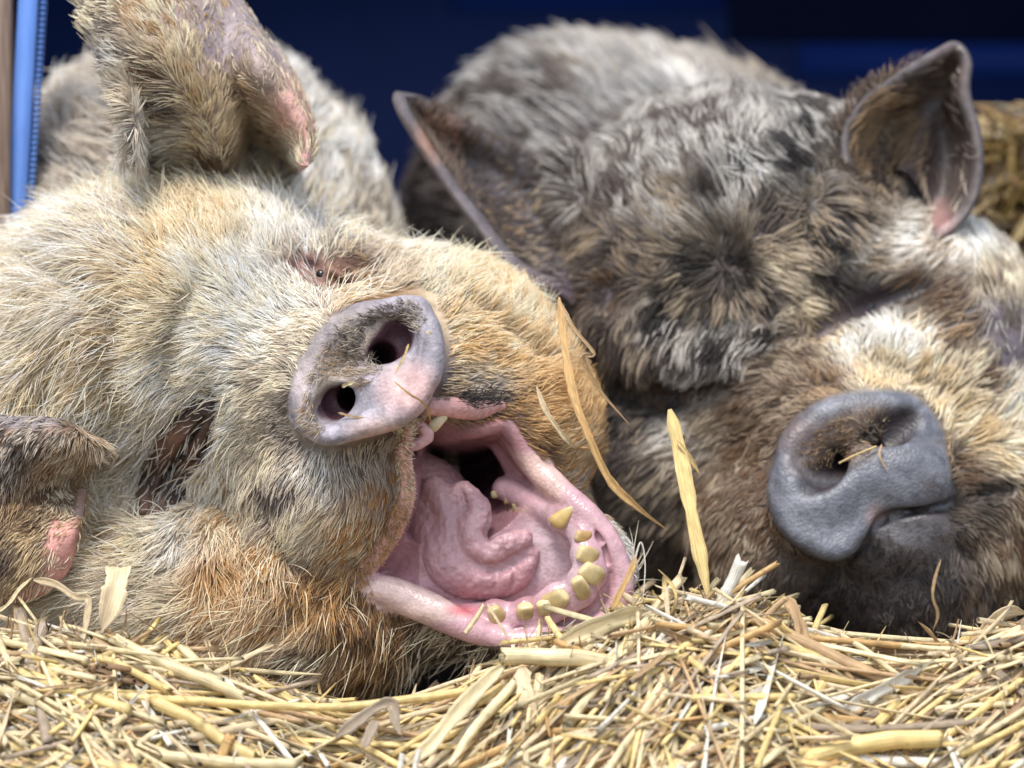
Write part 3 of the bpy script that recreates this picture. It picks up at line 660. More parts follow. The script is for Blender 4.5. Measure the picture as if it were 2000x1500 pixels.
# ears
EA = [(200,60,300,150,52,'C','D',.4,1),(230,120,280,170,50,'D','W',.5,1),(240,200,280,190,55,'C','D',.45,1),(260,270,280,200,52,'W','G',.35,1),(300,310,280,250,40,'D','C',.4,1),(300,150,220,140,48,'B','C',.55,1),(330,220,210,170,55,'D','C',.5,1),(330,280,220,195,52,'W','C',.4,1),
(300,40,250,110,38,'C','O',.4,.7),(370,30,300,110,24,'C','T',.4,.12),(350,110,220,115,42,'C','Y',.4,.7),(400,200,220,110,42,'C','Y',.5,.8),(425,270,230,100,46,'Y','C',.4,1),(420,320,250,95,46,'B','C',.4,1),(500,280,290,95,44,'C','T',.5,.8),(550,310,310,95,44,'C','T',.4,.8),(430,110,270,100,26,'T','C',.4,.1),(480,190,290,95,30,'T','C',.5,.2),(540,220,330,95,24,'T','C',.5,.08),
(520,130,340,80,20,'G','C',.3,.05),(470,60,340,80,20,'G','T',.3,.08),(400,20,330,90,30,'G','T',.3,.15),(570,220,370,80,18,'C','T',.3,.04),(590,280,370,80,18,'C','T',.3,.06),(590,330,370,80,40,'C','W',.3,.6)]
hairs1.append(hair(vA, qA, [(*e[:4], e[4] * .8, *e[5:]) for e in EA], N1 // 7, 1.05, 21, None, lift=24, clump=.55))
hairs1.append(hair(vA, qAb, [(200,60,300,150,46,'C','Y',.4,1),(300,200,300,110,40,'C','G',.4,.4)], N1 // 60, 1.2, 22, lambda P: (seen(P)[0] < 330) * 1., lift=20))
EB = [(60,860,100,250,34,'G','D',.5,.8),(130,870,100,262,50,'T','G',.4,1),(20,900,90,262,46,'G','D',.5,1),(100,950,80,240,45,'B','C',.55,1),(40,980,80,250,45,'B','T',.4,1),(90,930,80,250,30,'B','T',.5,.4),(160,950,100,262,45,'T','C',.4,1),(60,1040,80,225,44,'Y','B',.4,1),(50,1110,90,220,44,'Y','T',.4,.9),(20,1090,90,230,40,'B','D',.4,.7),
(120,1060,80,240,16,'T','C',.4,.03),(110,1130,90,240,16,'T','C',.4,.04),(60,1165,110,240,20,'T','C',.4,.05),(40,822,100,200,14,'G','D',.5,.2),(100,826,95,200,16,'G','D',.5,.25),(-80,950,120,230,40,'B','C',.4,.6)]
hairs1.append(hair(vB, qB, [(*e[:4], e[4] * .7, *e[5:]) for e in EB], N1 // 15, 1.1, 23, None, lift=28, clump=.55))
# body
BB = [(120,80,1200,150,70,'W','G',.3,1),(130,200,1100,120,90,'G','W',.5,1),(180,280,900,130,80,'G','S',.4,1),(620,200,1000,60,90,'S','G',.4,1),(650,260,900,45,80,'W','C',.3,1),(700,330,800,50,60,'W','G',.35,1),(770,420,700,55,55,'C','G',.5,1),(640,350,800,60,60,'W','C',.3,1),(590,180,1000,60,90,'W','S',.4,1),(40,400,900,150,80,'G','W',.4,1)]
hairs1.append(hair(Vb, Qb, BB, N1 // 6, 1.9, 24, None, lift=28, clump=.6, sig=60))
hair_object('fur', hairs1, pig1)

# ================================================================== the sleeping pig
DISC2 = [(1512, 905), (1530, 850), (1575, 805), (1625, 780), (1690, 769), (1760, 769), (1800, 790), (1832, 832), (1846, 885), (1850, 930), (1858, 968), (1838, 988), (1790, 994), (1735, 1000), (1722, 1012), (1700, 1048), (1668, 1080), (1630, 1096), (1588, 1082), (1545, 1050), (1512, 1005), (1503, 955)]
D2S = closed(np.array([(x, 0, y) for x, y in DISC2], float), 60)[:, [0, 2]]
def disc2_w(x, y): return 292 - .38 * (y - 930) + .1 * (x - 1690) + .0009 * (x - 1700)**2
def head2(p):
    d = ell(p, (1440, 560, 960), (460, 470, 440))
    d = smin(d, ell(p, (1500, 480, 800), (250, 220, 200)), 120)
    d = smin(d, ell(p, (1830, 760, 830), (270, 370, 370)), 100)
    d = smin(d, ell(p, (1270, 900, 840), (240, 290, 280)), 100)
    d = smin(d, cap(p, (1540, 780, 760), (1680, 900, 470), 290, 185), 110)
    d = smin(d, ell(p, (1540, 1050, 520), (190, 190, 190)), 70)
    d = smin(d, ell(p, (1770, 1110, 470), (190, 170, 210), roty(-10)), 60)
    d = smin(d, ell(p, (1930, 1000, 640), (150, 240, 260)), 80)
    d = smin(d, cap(p, (1520, 330, 860), (1720, 250, 800), 130, 50), 80)
    d = smin(d, cap(p, (1120, 420, 860), (1000, 420, 860), 130, 50), 90)
    d = smin(d, ell(p, (1740, 690, 560), (140, 120, 60), roty(-18)), 60)
    return d
BROW = on(head2, [(1190, 640, 20, 40), (1280, 680, 12, 46), (1380, 700, 12, 40), (1460, 690, 22, 26)])
EYEL = on(head2, [(1180, 760, 10, 22), (1270, 775, 10, 34), (1350, 770, 10, 30), (1420, 745, 8, 14)])
EYER = on(head2, [(1600, 648, 2, 10), (1650, 622, 4, 20), (1700, 600, 6, 24), (1740, 585, 6, 16), (1800, 560, 2, 14)])
FOLD = [on(head2, r) for r in ([(1500, 800, 0, 12), (1560, 762, 0, 16), (1640, 745, 0, 8)], [(1385, 390, 2, 10), (1410, 460, 2, 18), (1435, 525, 4, 22), (1455, 590, 2, 12)], [(1580, 350, 2, 10), (1592, 410, 4, 20), (1560, 470, 0, 8)],
        [(1190, 500, 2, 14), (1185, 570, 4, 24), (1190, 610, 0, 10)], [(1120, 340, 2, 10), (1135, 385, 4, 18)], [(1480, 600, 2, 8), (1540, 660, 2, 12), (1580, 700, 0, 6)])]
def lip2_w(r): return r
def sleep0(p):
    d = head2(p); x, y = seen(p)
    d = smin(d, tube(p, BROW, 14), 60)
    d = ssub(d, tube(p, EYEL, 12), 46)
    d = ssub(d, tube(p, EYER, 12), 36)
    for k, f in enumerate(FOLD): d = ssub(d, tube(p, f, 8), 30 if k else 20)
    pw = disc2_w(x, y); s2 = poly2(x, y, D2S) if True else 0
    neck = smax(s2 + 6 + np.clip(p[:, 1] - pw - 30, 0, 400) * .12, pw + 20 - p[:, 1], 44)
    neck = np.maximum(neck, p[:, 1] - pw - 240)
    d = smin(d, neck, 40)
    lo = np.clip((y - 900) / 60, 0, 1)
    d = smin(d, ell(p, (1612, 1000, 316), (100, 64, 86)), 44)
    d = smin(d, ell(p, (1778, 925, 322), (84, 60, 76)), 50)
    d = smin(d, ell(p, (1695, 945, 312), (130, 52, 66)), 60)
    d = smin(d, np.sqrt((s2 + 26)**2 + (p[:, 1] - pw - 20)**2) - 20, 34)
    d = ssub(d, ell(p, (1650, 865, disc2_w(1650, 865) - 4), (108, 15, 58), roty(28)), 30)
    # chin, lower lip and the closed mouth
    d = smin(d, tube(p, [(1700, 1085, 330, 40), (1780, 1050, 320, 52), (1860, 1020, 370, 44), (1930, 990, 430, 30)], 14), 40)
    return smin(d, ell(p, (1640, 1330, 760), (480, 300, 300)), 90)
ML = on(sleep0, [(1560, 1200, 2, 4), (1600, 1150, 3, 7), (1650, 1095, 5, 8), (1700, 1048, 6, 8), (1724, 1014, 6, 9), (1770, 1000, 6, 9), (1850, 988, 6, 10), (1910, 965, 8, 13), (1965, 955, 8, 15)])
NSR = on(sleep0, [(1580, 948, 0, 12), (1602, 924, 6, 31), (1632, 908, 50, 28), (1660, 890, 130, 16)])
NSL = on(sleep0, [(1784, 812, 0, 14), (1740, 846, 6, 33), (1710, 866, 50, 28), (1690, 880, 130, 16)])
CRK = [on(sleep0, r) for r in ([(1508, 945, 0, 3), (1540, 925, 0, 4), (1585, 925, 0, 3)], [(1765, 835, 0, 4), (1790, 805, 0, 5), (1806, 788, 0, 4)], [(1800, 858, 0, 2), (1825, 850, 0, 3), (1842, 850, 0, 2)])]
def sleeper(p):
    d = sleep0(p)
    d = ssub(d, tube(p, NSR, 12), 34); d = ssub(d, tube(p, NSL, 12), 34)
    for c in CRK: d = ssub(d, tube(p, c, 8), 10)
    d = ssub(d, tube(p, ML, 34), 16)
    d = ssub(d, tube(p, [(q[0], q[1] + 1, q[2] + 14, max(q[3] - 2, 2)) for q in ML], 34), 5)
    q = p * .02
    d = d + 2.2 * np.sin(q[:, 0] * 1.7 + 2 * np.sin(q[:, 2])) * np.sin(q[:, 2] * 2.1)
    return d
def body2(p):
    d = ell(p, (1290, 560, 1700), (560, 620, 560))
    d = smin(d, ell(p, (1090, 420, 1650), (330, 460, 400)), 160)
    d = smin(d, ell(p, (1600, 700, 1500), (520, 520, 520)), 120)
    return d
pig2 = thing('pig', 'grey brown and black mottled hairy pig asleep with closed eyes and slate snout', 'pig', (.17, .26, -.2))
V2, Q2 = surface_net(sleeper, W(950, 1560, 170), W(2100, 60, 1400) + np.array([250, 0, 100]), 15.0, refine=1)
x2, y2 = seen(V2); w2 = V2[:, 1]; f2 = poly2(x2, y2, D2S)
rows2 = [(1400, 450, 500, .13, .10, .09), (1200, 500, 600, .14, .11, .12), (1650, 300, 700, .08, .07, .07), (1100, 350, 700, .15, .12, .14), (1300, 780, 550, .05, .03, .035), (1400, 900, 500, .18, .13, .10), (1480, 820, 450, .17, .11, .07), (1550, 740, 430, .24, .16, .11),
 (1690, 600, 500, .05, .03, .035), (1650, 640, 500, .10, .065, .055), (1720, 590, 500, .03, .02, .022), (1800, 560, 520, .05, .035, .03), (1740, 680, 450, .5, .42, .3), (1900, 700, 550, .35, .26, .18), (1850, 560, 600, .16, .11, .09), (1930, 620, 600, .16, .13, .15), (1960, 700, 600, .15, .12, .14), (1500, 900, 400, .16, .11, .085), (1450, 1050, 450, .16, .12, .095), (1560, 1130, 400, .12, .09, .08),
 (1650, 1160, 380, .07, .055, .055), (1780, 1150, 380, .055, .045, .05), (1800, 1070, 300, .12, .11, .12), (1880, 960, 400, .09, .065, .06), (1940, 1050, 450, .15, .11, .08), (1900, 1200, 450, .08, .06, .055), (1900, 850, 420, .28, .2, .13), (1750, 1250, 450, .03, .026, .028), (1500, 1250, 450, .06, .05, .05)]
K2 = .75 * lut(rows2, x2, y2, w2, [r[3:6] for r in rows2], 30, 2.4, .12)
pn = .5 + .5 * vnoise(V2, 40, 13); pf = .5 + .5 * vnoise(V2, 12, 18)
ind = np.clip((12 - f2) / 12, 0, 1) * (w2 < disc2_w(x2, y2) + 70)
K2 = K2 * (1 - ind[:, None]) + ind[:, None] * np.where((pn > .55)[:, None], np.array([[.14, .145, .17]]), np.array([[.10, .105, .125]]))
K2 = mixc(K2, ind * np.clip(1.35 - np.hypot(((x2 - 1650) * .88 - (y2 - 860) * .47) / 100, ((x2 - 1650) * .47 + (y2 - 860) * .88) / 48), 0, 1) * 1.6, (.13, .09, .065))
K2 = mixc(K2, (16 - np.minimum(tube(V2, NSR), tube(V2, NSL))) / 12, (.03, .022, .024))  # shade in both nostrils, painted into the skin colour
K2 = mixc(K2, ind * np.clip(1.3 - np.hypot((x2 - 1560) / 55, (y2 - 850) / 50), 0, 1), (.13, .10, .10))
K2 = mixc(K2, ind * np.clip(1.2 - np.hypot((x2 - 1712) / 26, (y2 - 1010) / 30), 0, 1), (.26, .19, .19))
K2 = mixc(K2, (7 - tube(V2, ML, 24)) / 8, (.03, .024, .026))
K2 = mixc(K2, ind * np.clip(1.3 - np.hypot((x2 - 1830) / 30, (y2 - 950) / 40), 0, 1) * (pf > .5), (.10, .09, .10))
EV, EQ, EC = [V2], [Q2], [K2]
rimR = [(1700, 395, 650), (1655, 325, 630), (1648, 262, 615), (1685, 198, 610), (1752, 148, 622), (1825, 105, 650), (1868, 86, 665), (1890, 118, 665), (1886, 180, 650), (1906, 250, 640), (1914, 330, 640), (1896, 400, 640), (1860, 445, 640), (1828, 468, 640)]
baseR = [(1735, 392, 0), (1735, 380, 0), (1738, 365, 0), (1742, 352, 0), (1748, 345, 0), (1755, 340, 0), (1763, 340, 0), (1770, 345, 0), (1776, 352, 0), (1782, 362, 0), (1790, 376, 0), (1798, 392, 0), (1806, 410, 0), (1812, 430, 0)]
dR = float(depth_at(head2, 1740, 400)[0]); rimR = [(x, y, k + dR - 660) for x, y, k in rimR]
baseR = [(x, y, dR + 70) for x, y, k in baseR]
midR = [(1712, 395, dR - 10), (1696, 345, dR + 40), (1690, 300, dR + 80), (1712, 255, dR + 105), (1755, 225, dR + 120), (1805, 190, dR + 120), (1825, 180, dR + 120), (1838, 195, dR + 120), (1845, 230, dR + 120), (1856, 280, dR + 120), (1862, 330, dR + 110), (1855, 380, dR + 90), (1840, 415, dR + 60), (1822, 450, dR + 20)]
vR, qR, qRb, tR, uR = add_ear(rimR, baseR, midR, 0, 25, (.045, .03, .03), (.09, .08, .08), (.115, .10, .10), [(1790, 430, 46, 34, (.32, .18, .17)), (1840, 425, 30, 40, (.26, .15, .14)), (1870, 320, 40, 100, (.08, .06, .055)), (1850, 140, 40, 60, (.11, .08, .075))], EV, EQ, EC)
dL = float(depth_at(head2, 1120, 520)[0])
rimL = [(1110, 590, dL - 20), (1060, 560, dL - 60), (1000, 520, dL - 90), (935, 440, dL - 100), (860, 335, dL - 100), (805, 240, dL - 90), (780, 188, dL - 60), (800, 182, dL + 10), (850, 200, dL + 60)]
baseL = [(1170, 590, dL + 40), (1180, 570, dL + 30), (1180, 540, dL + 30), (1170, 500, dL + 40), (1150, 450, dL + 60), (1120, 400, dL + 90), (1080, 350, dL + 110), (1040, 320, dL + 130), (1000, 300, dL + 150)]
midL = [(1140, 590, dL), (1110, 555, dL - 10), (1065, 515, dL + 10), (1010, 450, dL + 50), (935, 365, dL + 80), (875, 295, dL + 90), (850, 250, dL + 70), (870, 235, dL + 60), (900, 240, dL + 90)]
vL, qL, qLb, tL, uL = add_ear(rimL, baseL, midL, 0, 26, (.08, .065, .068), (.09, .07, .07), (.14, .12, .125), [(860, 260, 50, 60, (.30, .17, .12)), (1080, 560, 60, 40, (.16, .12, .14))], EV, EQ, EC)
Vb2, Qb2 = surface_net(body2, W(640, 1300, 900), W(2300, -80, 2400) + np.array([300, 0, 300]), 34, refine=0)
off = sum(len(a) for a in EV); EV.append(Vb2); EQ.append(Qb2 + off); EC.append(np.tile([[.12, .10, .095]], (len(Vb2), 1)))
make_mesh('body', np.vstack(EV), np.vstack(EQ), M_SKIN2, pig2, np.clip(np.vstack(EC), .01, .9))
for ex, ey in ((1700, 602), (1300, 778)):
    e = on(sleeper, [(ex, ey, 13)])[0]; v, q = ball(e, 14); make_mesh('eye', v, q, M_EYE, pig2)

R2 = [(1100,330,700,135,62,'s','D',0.67,1),(1200,400,600,122,60,'s','D',0.72,1),(1290,300,600,108,62,'s','D',0.4,1),(1400,250,600,96,60,'s','D',0.35,1),(1480,260,600,80,60,'s','D',0.45,1),(1250,500,550,145,50,'D','c',0.45,1),(1340,430,520,130,58,'s','c',0.4,1),
(1390,390,500,120,50,'K','D',0.5,1),(1440,380,500,100,60,'s','K',0.5,1),(1500,350,520,150,62,'W','K',0.45,1),(1560,330,560,150,45,'K','s',0.4,1),(1640,230,650,120,26,'D','s',0.35,1),(1580,250,650,120,35,'K','s',0.4,1),(1700,330,650,200,36,'D','c',0.4,1),(1650,400,600,-30,46,'c','D',0.62,1),
(1430,520,480,0,40,'K','D',0.4,1),(1360,520,500,190,50,'c','K',0.67,1),(1500,500,480,-10,50,'c','C',0.4,1),(1500,450,490,40,52,'c','D',0.57,1),(1480,590,470,-50,46,'D','c',0.4,1),(1400,600,480,240,46,'K','c',0.45,1),(1330,590,500,215,46,'c','K',0.72,1),(1300,620,500,240,44,'s','K',0.57,1),
(1400,670,480,255,40,'s','K',0.62,1),(1500,650,460,250,34,'s','K',0.62,1),(1350,710,470,258,48,'s','D',0.52,1),(1250,690,520,250,46,'c','D',0.62,1),(1450,700,460,250,34,'s','D',0.62,1),(1190,560,600,200,44,'D','B',0.4,1),(1150,500,620,190,42,'D','c',0.35,1),(1200,640,560,235,42,'c','D',0.72,1),
(1060,450,680,170,34,'D','t',0.35,0.7),(1000,400,680,160,30,'t','D',0.5,0.5),(1080,560,640,200,34,'D','s',0.3,0.35),(1300,780,500,260,22,'K','B',0.4,0.5),(1200,790,560,260,40,'K','D',0.4,1),(1230,870,560,245,48,'D','c',0.35,1),(1340,850,470,215,48,'W','c',0.4,1),(1400,830,450,212,30,'c','c',0.5,1),
(1300,920,500,228,50,'c','D',0.57,1),(1380,960,450,228,44,'c','B',0.45,1),(1450,880,430,205,21,'B','c',0.4,1),(1450,800,440,195,22,'t','B',0.45,1),(1520,740,430,150,22,'t','c',0.5,1),(1480,720,440,190,34,'c','t',0.5,1),(1560,700,450,130,32,'t','c',0.5,1),(1600,700,430,115,30,'t','c',0.5,1),
(1650,690,430,100,34,'W','C',0.3,1),(1720,660,430,92,36,'W','C',0.15,1),(1790,670,440,75,36,'W','C',0.2,1),(1720,730,400,90,24,'Y','C',0.5,1),(1620,740,400,120,20,'T','B',0.4,1),(1810,740,420,60,36,'C','Y',0.4,1),(1860,790,420,45,40,'Y','C',0.5,1),(1900,850,430,30,44,'Y','C',0.5,1),(1880,920,420,10,24,'B','t',0.5,1),
(1950,900,480,-10,44,'C','Y',0.5,1),(1920,960,430,-20,22,'K','D',0.4,0.8),(1980,980,500,-60,46,'c','t',0.5,1),(1640,560,520,160,30,'K','D',0.5,1),(1590,610,500,170,34,'c','C',0.4,1),(1620,650,480,190,24,'Y','T',0.5,0.7),(1690,600,500,120,16,'K','B',0.3,0.3),(1760,570,520,40,30,'K','B',0.4,1),(1830,590,530,30,32,'B','t',0.45,1),
(1850,660,500,40,34,'B','T',0.5,0.9),(1900,740,500,30,40,'C','B',0.4,1),(1750,480,600,10,42,'W','c',0.4,1),(1680,500,560,-10,44,'c','W',0.4,1),(1600,470,540,-20,48,'c','K',0.57,1),(1820,500,600,60,50,'c','W',0.5,1),(1900,500,640,100,50,'W','s',0.4,1),(1940,570,620,100,40,'C','c',0.5,0.7),(1935,640,600,100,24,'D','s',0.4,0.12),
(1965,700,580,100,24,'D','s',0.4,0.12),(1980,800,560,60,50,'W','C',0.5,1),(1470,960,420,215,16,'B','t',0.5,1),(1470,1040,440,235,19,'B','c',0.4,1),(1400,1080,470,240,40,'c','B',0.45,1),(1330,1030,520,240,46,'c','D',0.62,1),(1450,1150,470,250,38,'c','D',0.62,1),(1540,1130,420,245,20,'D','D',0.4,0.8),(1600,1170,420,258,14,'K','K',0.4,0.6),
(1560,1220,450,260,24,'K','K',0.5,0.8),(1700,1130,380,265,8,'K','K',0.4,0.7),(1780,1100,360,270,10,'K','K',0.4,0.7),(1800,1050,320,270,5,'D','K',0.4,0.03),(1780,1180,400,272,12,'K','D',0.4,0.7),(1860,1120,420,280,18,'D','K',0.5,0.7),(1900,1180,450,285,34,'t','D',0.62,1),(1950,1080,480,290,46,'c','B',0.4,1),(1980,1180,520,290,50,'c','D',0.62,1),(1800,1260,450,275,24,'K','D',0.3,1),(1250,1080,560,240,46,'D','c',0.4,1)]
WH = [(1432, 528, 62), (1588, 405, 60), (1188, 575, 75), (1135, 388, 55), (1560, 655, 35)]
def flow2(px, py, d):
    d = d.copy()
    for cx, cy, R in WH:
        vx, vy = px - cx, cy - py; r = np.hypot(vx, vy) + 1e-6; k = np.exp(-(r / R)**2) * 1.15
        d[:, 0] += vx / r * k; d[:, 1] += vy / r * k
    return d
def mask2(P):
    x, y = seen(P)
    s = poly2(x, y, D2S); m = np.where(P[:, 1] < disc2_w(x, y) + 235, np.clip((s - 3) / 10, 0, 1), 1)
    return m * np.clip((tube(P, EYER, 10) - 4) / 14, .05, 1) * np.clip((tube(P, ML, 24) - 1) / 9, .04, 1)
N2 = 30000 if QUICK else 90000
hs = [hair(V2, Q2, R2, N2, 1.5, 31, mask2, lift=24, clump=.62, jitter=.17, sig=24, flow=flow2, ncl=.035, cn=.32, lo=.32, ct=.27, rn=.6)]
def mask2d(P):
    x, y = seen(P); return (np.hypot(((x - 1650) * .88 - (y - 860) * .47) / 92, ((x - 1650) * .47 + (y - 860) * .88) / 44) < 1) * (P[:, 1] < disc2_w(x, y) + 60.)
hs.append(hair(V2, Q2, [(1650, 860, 290, 200, 16, 'T', 'B', .6, 1), (1700, 830, 290, 120, 16, 'T', 'G', .6, 1)], N2 // 170, .9, 32, mask2d, lift=42, clump=.2, jitter=.4))
hs.append(hair(vR, qR, [(1700,280,650,60,50,'t','T',.5,1),(1750,230,650,30,46,'T','B',.5,1),(1810,180,650,20,34,'t','D',.5,.3),(1730,370,650,60,50,'T','B',.5,1),(1760,400,650,80,40,'B','T',.5,.8),(1860,250,650,100,36,'D','t',.35,.15),(1880,350,650,110,30,'D','G',.4,.15),(1790,430,650,80,16,'T','C',.5,.08),(1840,430,650,80,16,'T','C',.5,.04),(1870,120,650,90,10,'G','D',.5,.12)], N2 // 110, 1.1, 33, None, lift=30, clump=.5))
hs.append(hair(vR, qRb, [(1700,200,650,110,44,'D','t',.5,1),(1850,100,650,110,34,'D','R',.3,.5)], N2 // 180, 1.0, 34, lambda P: (seen(P)[0] < 1800) * 1., lift=45, clump=.3))
hs.append(hair(vL, qL, [(860,250,650,70,34,'t','D',.6,.5),(930,330,650,60,26,'D','t',.35,.6),(1000,420,650,20,22,'D','T',.35,.7),(1060,480,650,10,24,'D','c',.4,.7),(1100,560,650,200,30,'D','S',.4,.3),(1080,400,650,60,40,'D','C',.4,1)], N2 // 55, 1.2, 35, lambda P: (tube(P, [(*q, 0) for q in rimL], 30) > 24) * 1., lift=30, clump=.5))
B2 = [(860,90,1500,150,80,'S','D',.35,1),(1000,150,1500,150,95,'S','D',.5,1),(1100,200,1400,140,95,'S','D',.45,1),(1200,100,1400,112,90,'S','G',.45,1),(1250,250,1300,130,95,'S','D',.4,1),(1400,80,1400,92,80,'G','S',.45,1),(1350,200,1300,100,100,'S','W',.4,1),(1500,150,1300,60,80,'D','G',.5,1),(1550,250,1200,80,80,'S','G',.5,1),(1600,130,1400,60,60,'G','C',.5,1),(1680,200,1300,50,50,'C','T',.4,1),(900,300,1400,170,80,'D','K',.5,1),(820,420,1400,180,80,'K','D',.4,1),(1500,60,1500,80,70,'G','D',.5,1)]
hs.append(hair(Vb2, Qb2, B2, N2 // 3, 2.6, 36, None, lift=24, clump=.66, sig=50, ncl=.03, cn=.5, lo=.35, ct=.34, rn=.5))
hair_object('fur', hs, pig2)

# ================================================================== straw
CREST = [(-300, 1262), (0, 1262), (100, 1250), (200, 1258), (300, 1282), (420, 1325), (520, 1362), (700, 1405), (850, 1395), (930, 1340), (1000, 1295), (1100, 1265), (1200, 1225), (1300, 1190), (1420, 1185), (1520, 1205), (1600, 1262), (1700, 1325), (1790, 1310), (1880, 1275), (2000, 1235), (2300, 1200)]
CX = np.array([c[0] for c in CREST], float); CY = np.array([c[1] for c in CREST], float)
def bed(x, y):
    """height of the straw bed at x and depth y"""
    m = 1 + y / DU; px = 1000 + x / m; cr = 750 - np.interp(px, CX, CY)
    f = cr - np.clip(-70 - y, 0, 2000) * 1.15 + 0 * x
    back = cr - np.clip(y - 40, 0, 160) * .6
    f = np.where(y > 40, back, f)
    f = f + np.clip((y - 200) * .5, 0, 130)
    return np.maximum(f, -960) + 10 * vnoise(np.stack([x, y, 0 * x], 1), 90, 41)
def mk_straw(name):
    m, t, b = mat(name); N = t.nodes.new; L = t.links.new
    a = N('ShaderNodeAttribute'); a.attribute_name = 'tint'; uv = N('ShaderNodeUVMap'); uv.uv_map = 'UVMap'
    mp = N('ShaderNodeMapping'); mp.inputs['Scale'].default_value = (9, .35, 1); L(uv.outputs[0], mp.inputs[0])
    n = N('ShaderNodeTexNoise'); n.inputs['Scale'].default_value = 1; n.inputs['Detail'].default_value = 3; L(mp.outputs[0], n.inputs['Vector'])
    r = N('ShaderNodeMapRange'); r.inputs[1].default_value = .32; r.inputs[2].default_value = .68; r.inputs[3].default_value = .62; r.inputs[4].default_value = 1.2; L(n.outputs[0], r.inputs[0])
    mp2 = N('ShaderNodeMapping'); mp2.inputs['Scale'].default_value = (.8, .8, 1); L(uv.outputs[0], mp2.inputs[0])
    n2 = N('ShaderNodeTexNoise'); n2.inputs['Scale'].default_value = 1; n2.inputs['Detail'].default_value = 4; L(mp2.outputs[0], n2.inputs['Vector'])
    r2 = N('ShaderNodeMapRange'); r2.inputs[1].default_value = .35; r2.inputs[2].default_value = .65; r2.inputs[3].default_value = .8; r2.inputs[4].default_value = 1.12; L(n2.outputs[0], r2.inputs[0])
    mu = N('ShaderNodeMath'); mu.operation = 'MULTIPLY'; L(r.outputs[0], mu.inputs[0]); L(r2.outputs[0], mu.inputs[1])
    v = N('ShaderNodeVectorMath'); v.operation = 'SCALE'; L(a.outputs['Color'], v.inputs[0]); L(mu.outputs[0], v.inputs['Scale']); L(v.outputs[0], b.inputs['Base Color'])
    bp = N('ShaderNodeBump'); bp.inputs['Strength'].default_value = .6; bp.inputs['Distance'].default_value = .0005; L(n.outputs[0], bp.inputs['Height']); L(bp.outputs[0], b.inputs['Normal'])
    b.inputs['Roughness'].default_value = .42; b.inputs['Specular IOR Level'].default_value = .45
    tr = N('ShaderNodeBsdfTranslucent'); L(v.outputs[0], tr.inputs[0]); mx = N('ShaderNodeMixShader'); mx.inputs[0].default_value = .18
    L(b.outputs[0], mx.inputs[1]); L(tr.outputs[0], mx.inputs[2]); L(mx.outputs[0], t.nodes['Material Output'].inputs[0])
    return m
M_STRAW = mk_straw('straw')
SC = dict(cream=(.79, .63, .40), pale=(.83, .69, .41), yellow=(.83, .63, .27), white=(.88, .83, .72), tan=(.58, .39, .21), brown=(.36, .22, .12), grey=(.44, .34, .24), orange=(.68, .43, .18))
SK = list(SC)
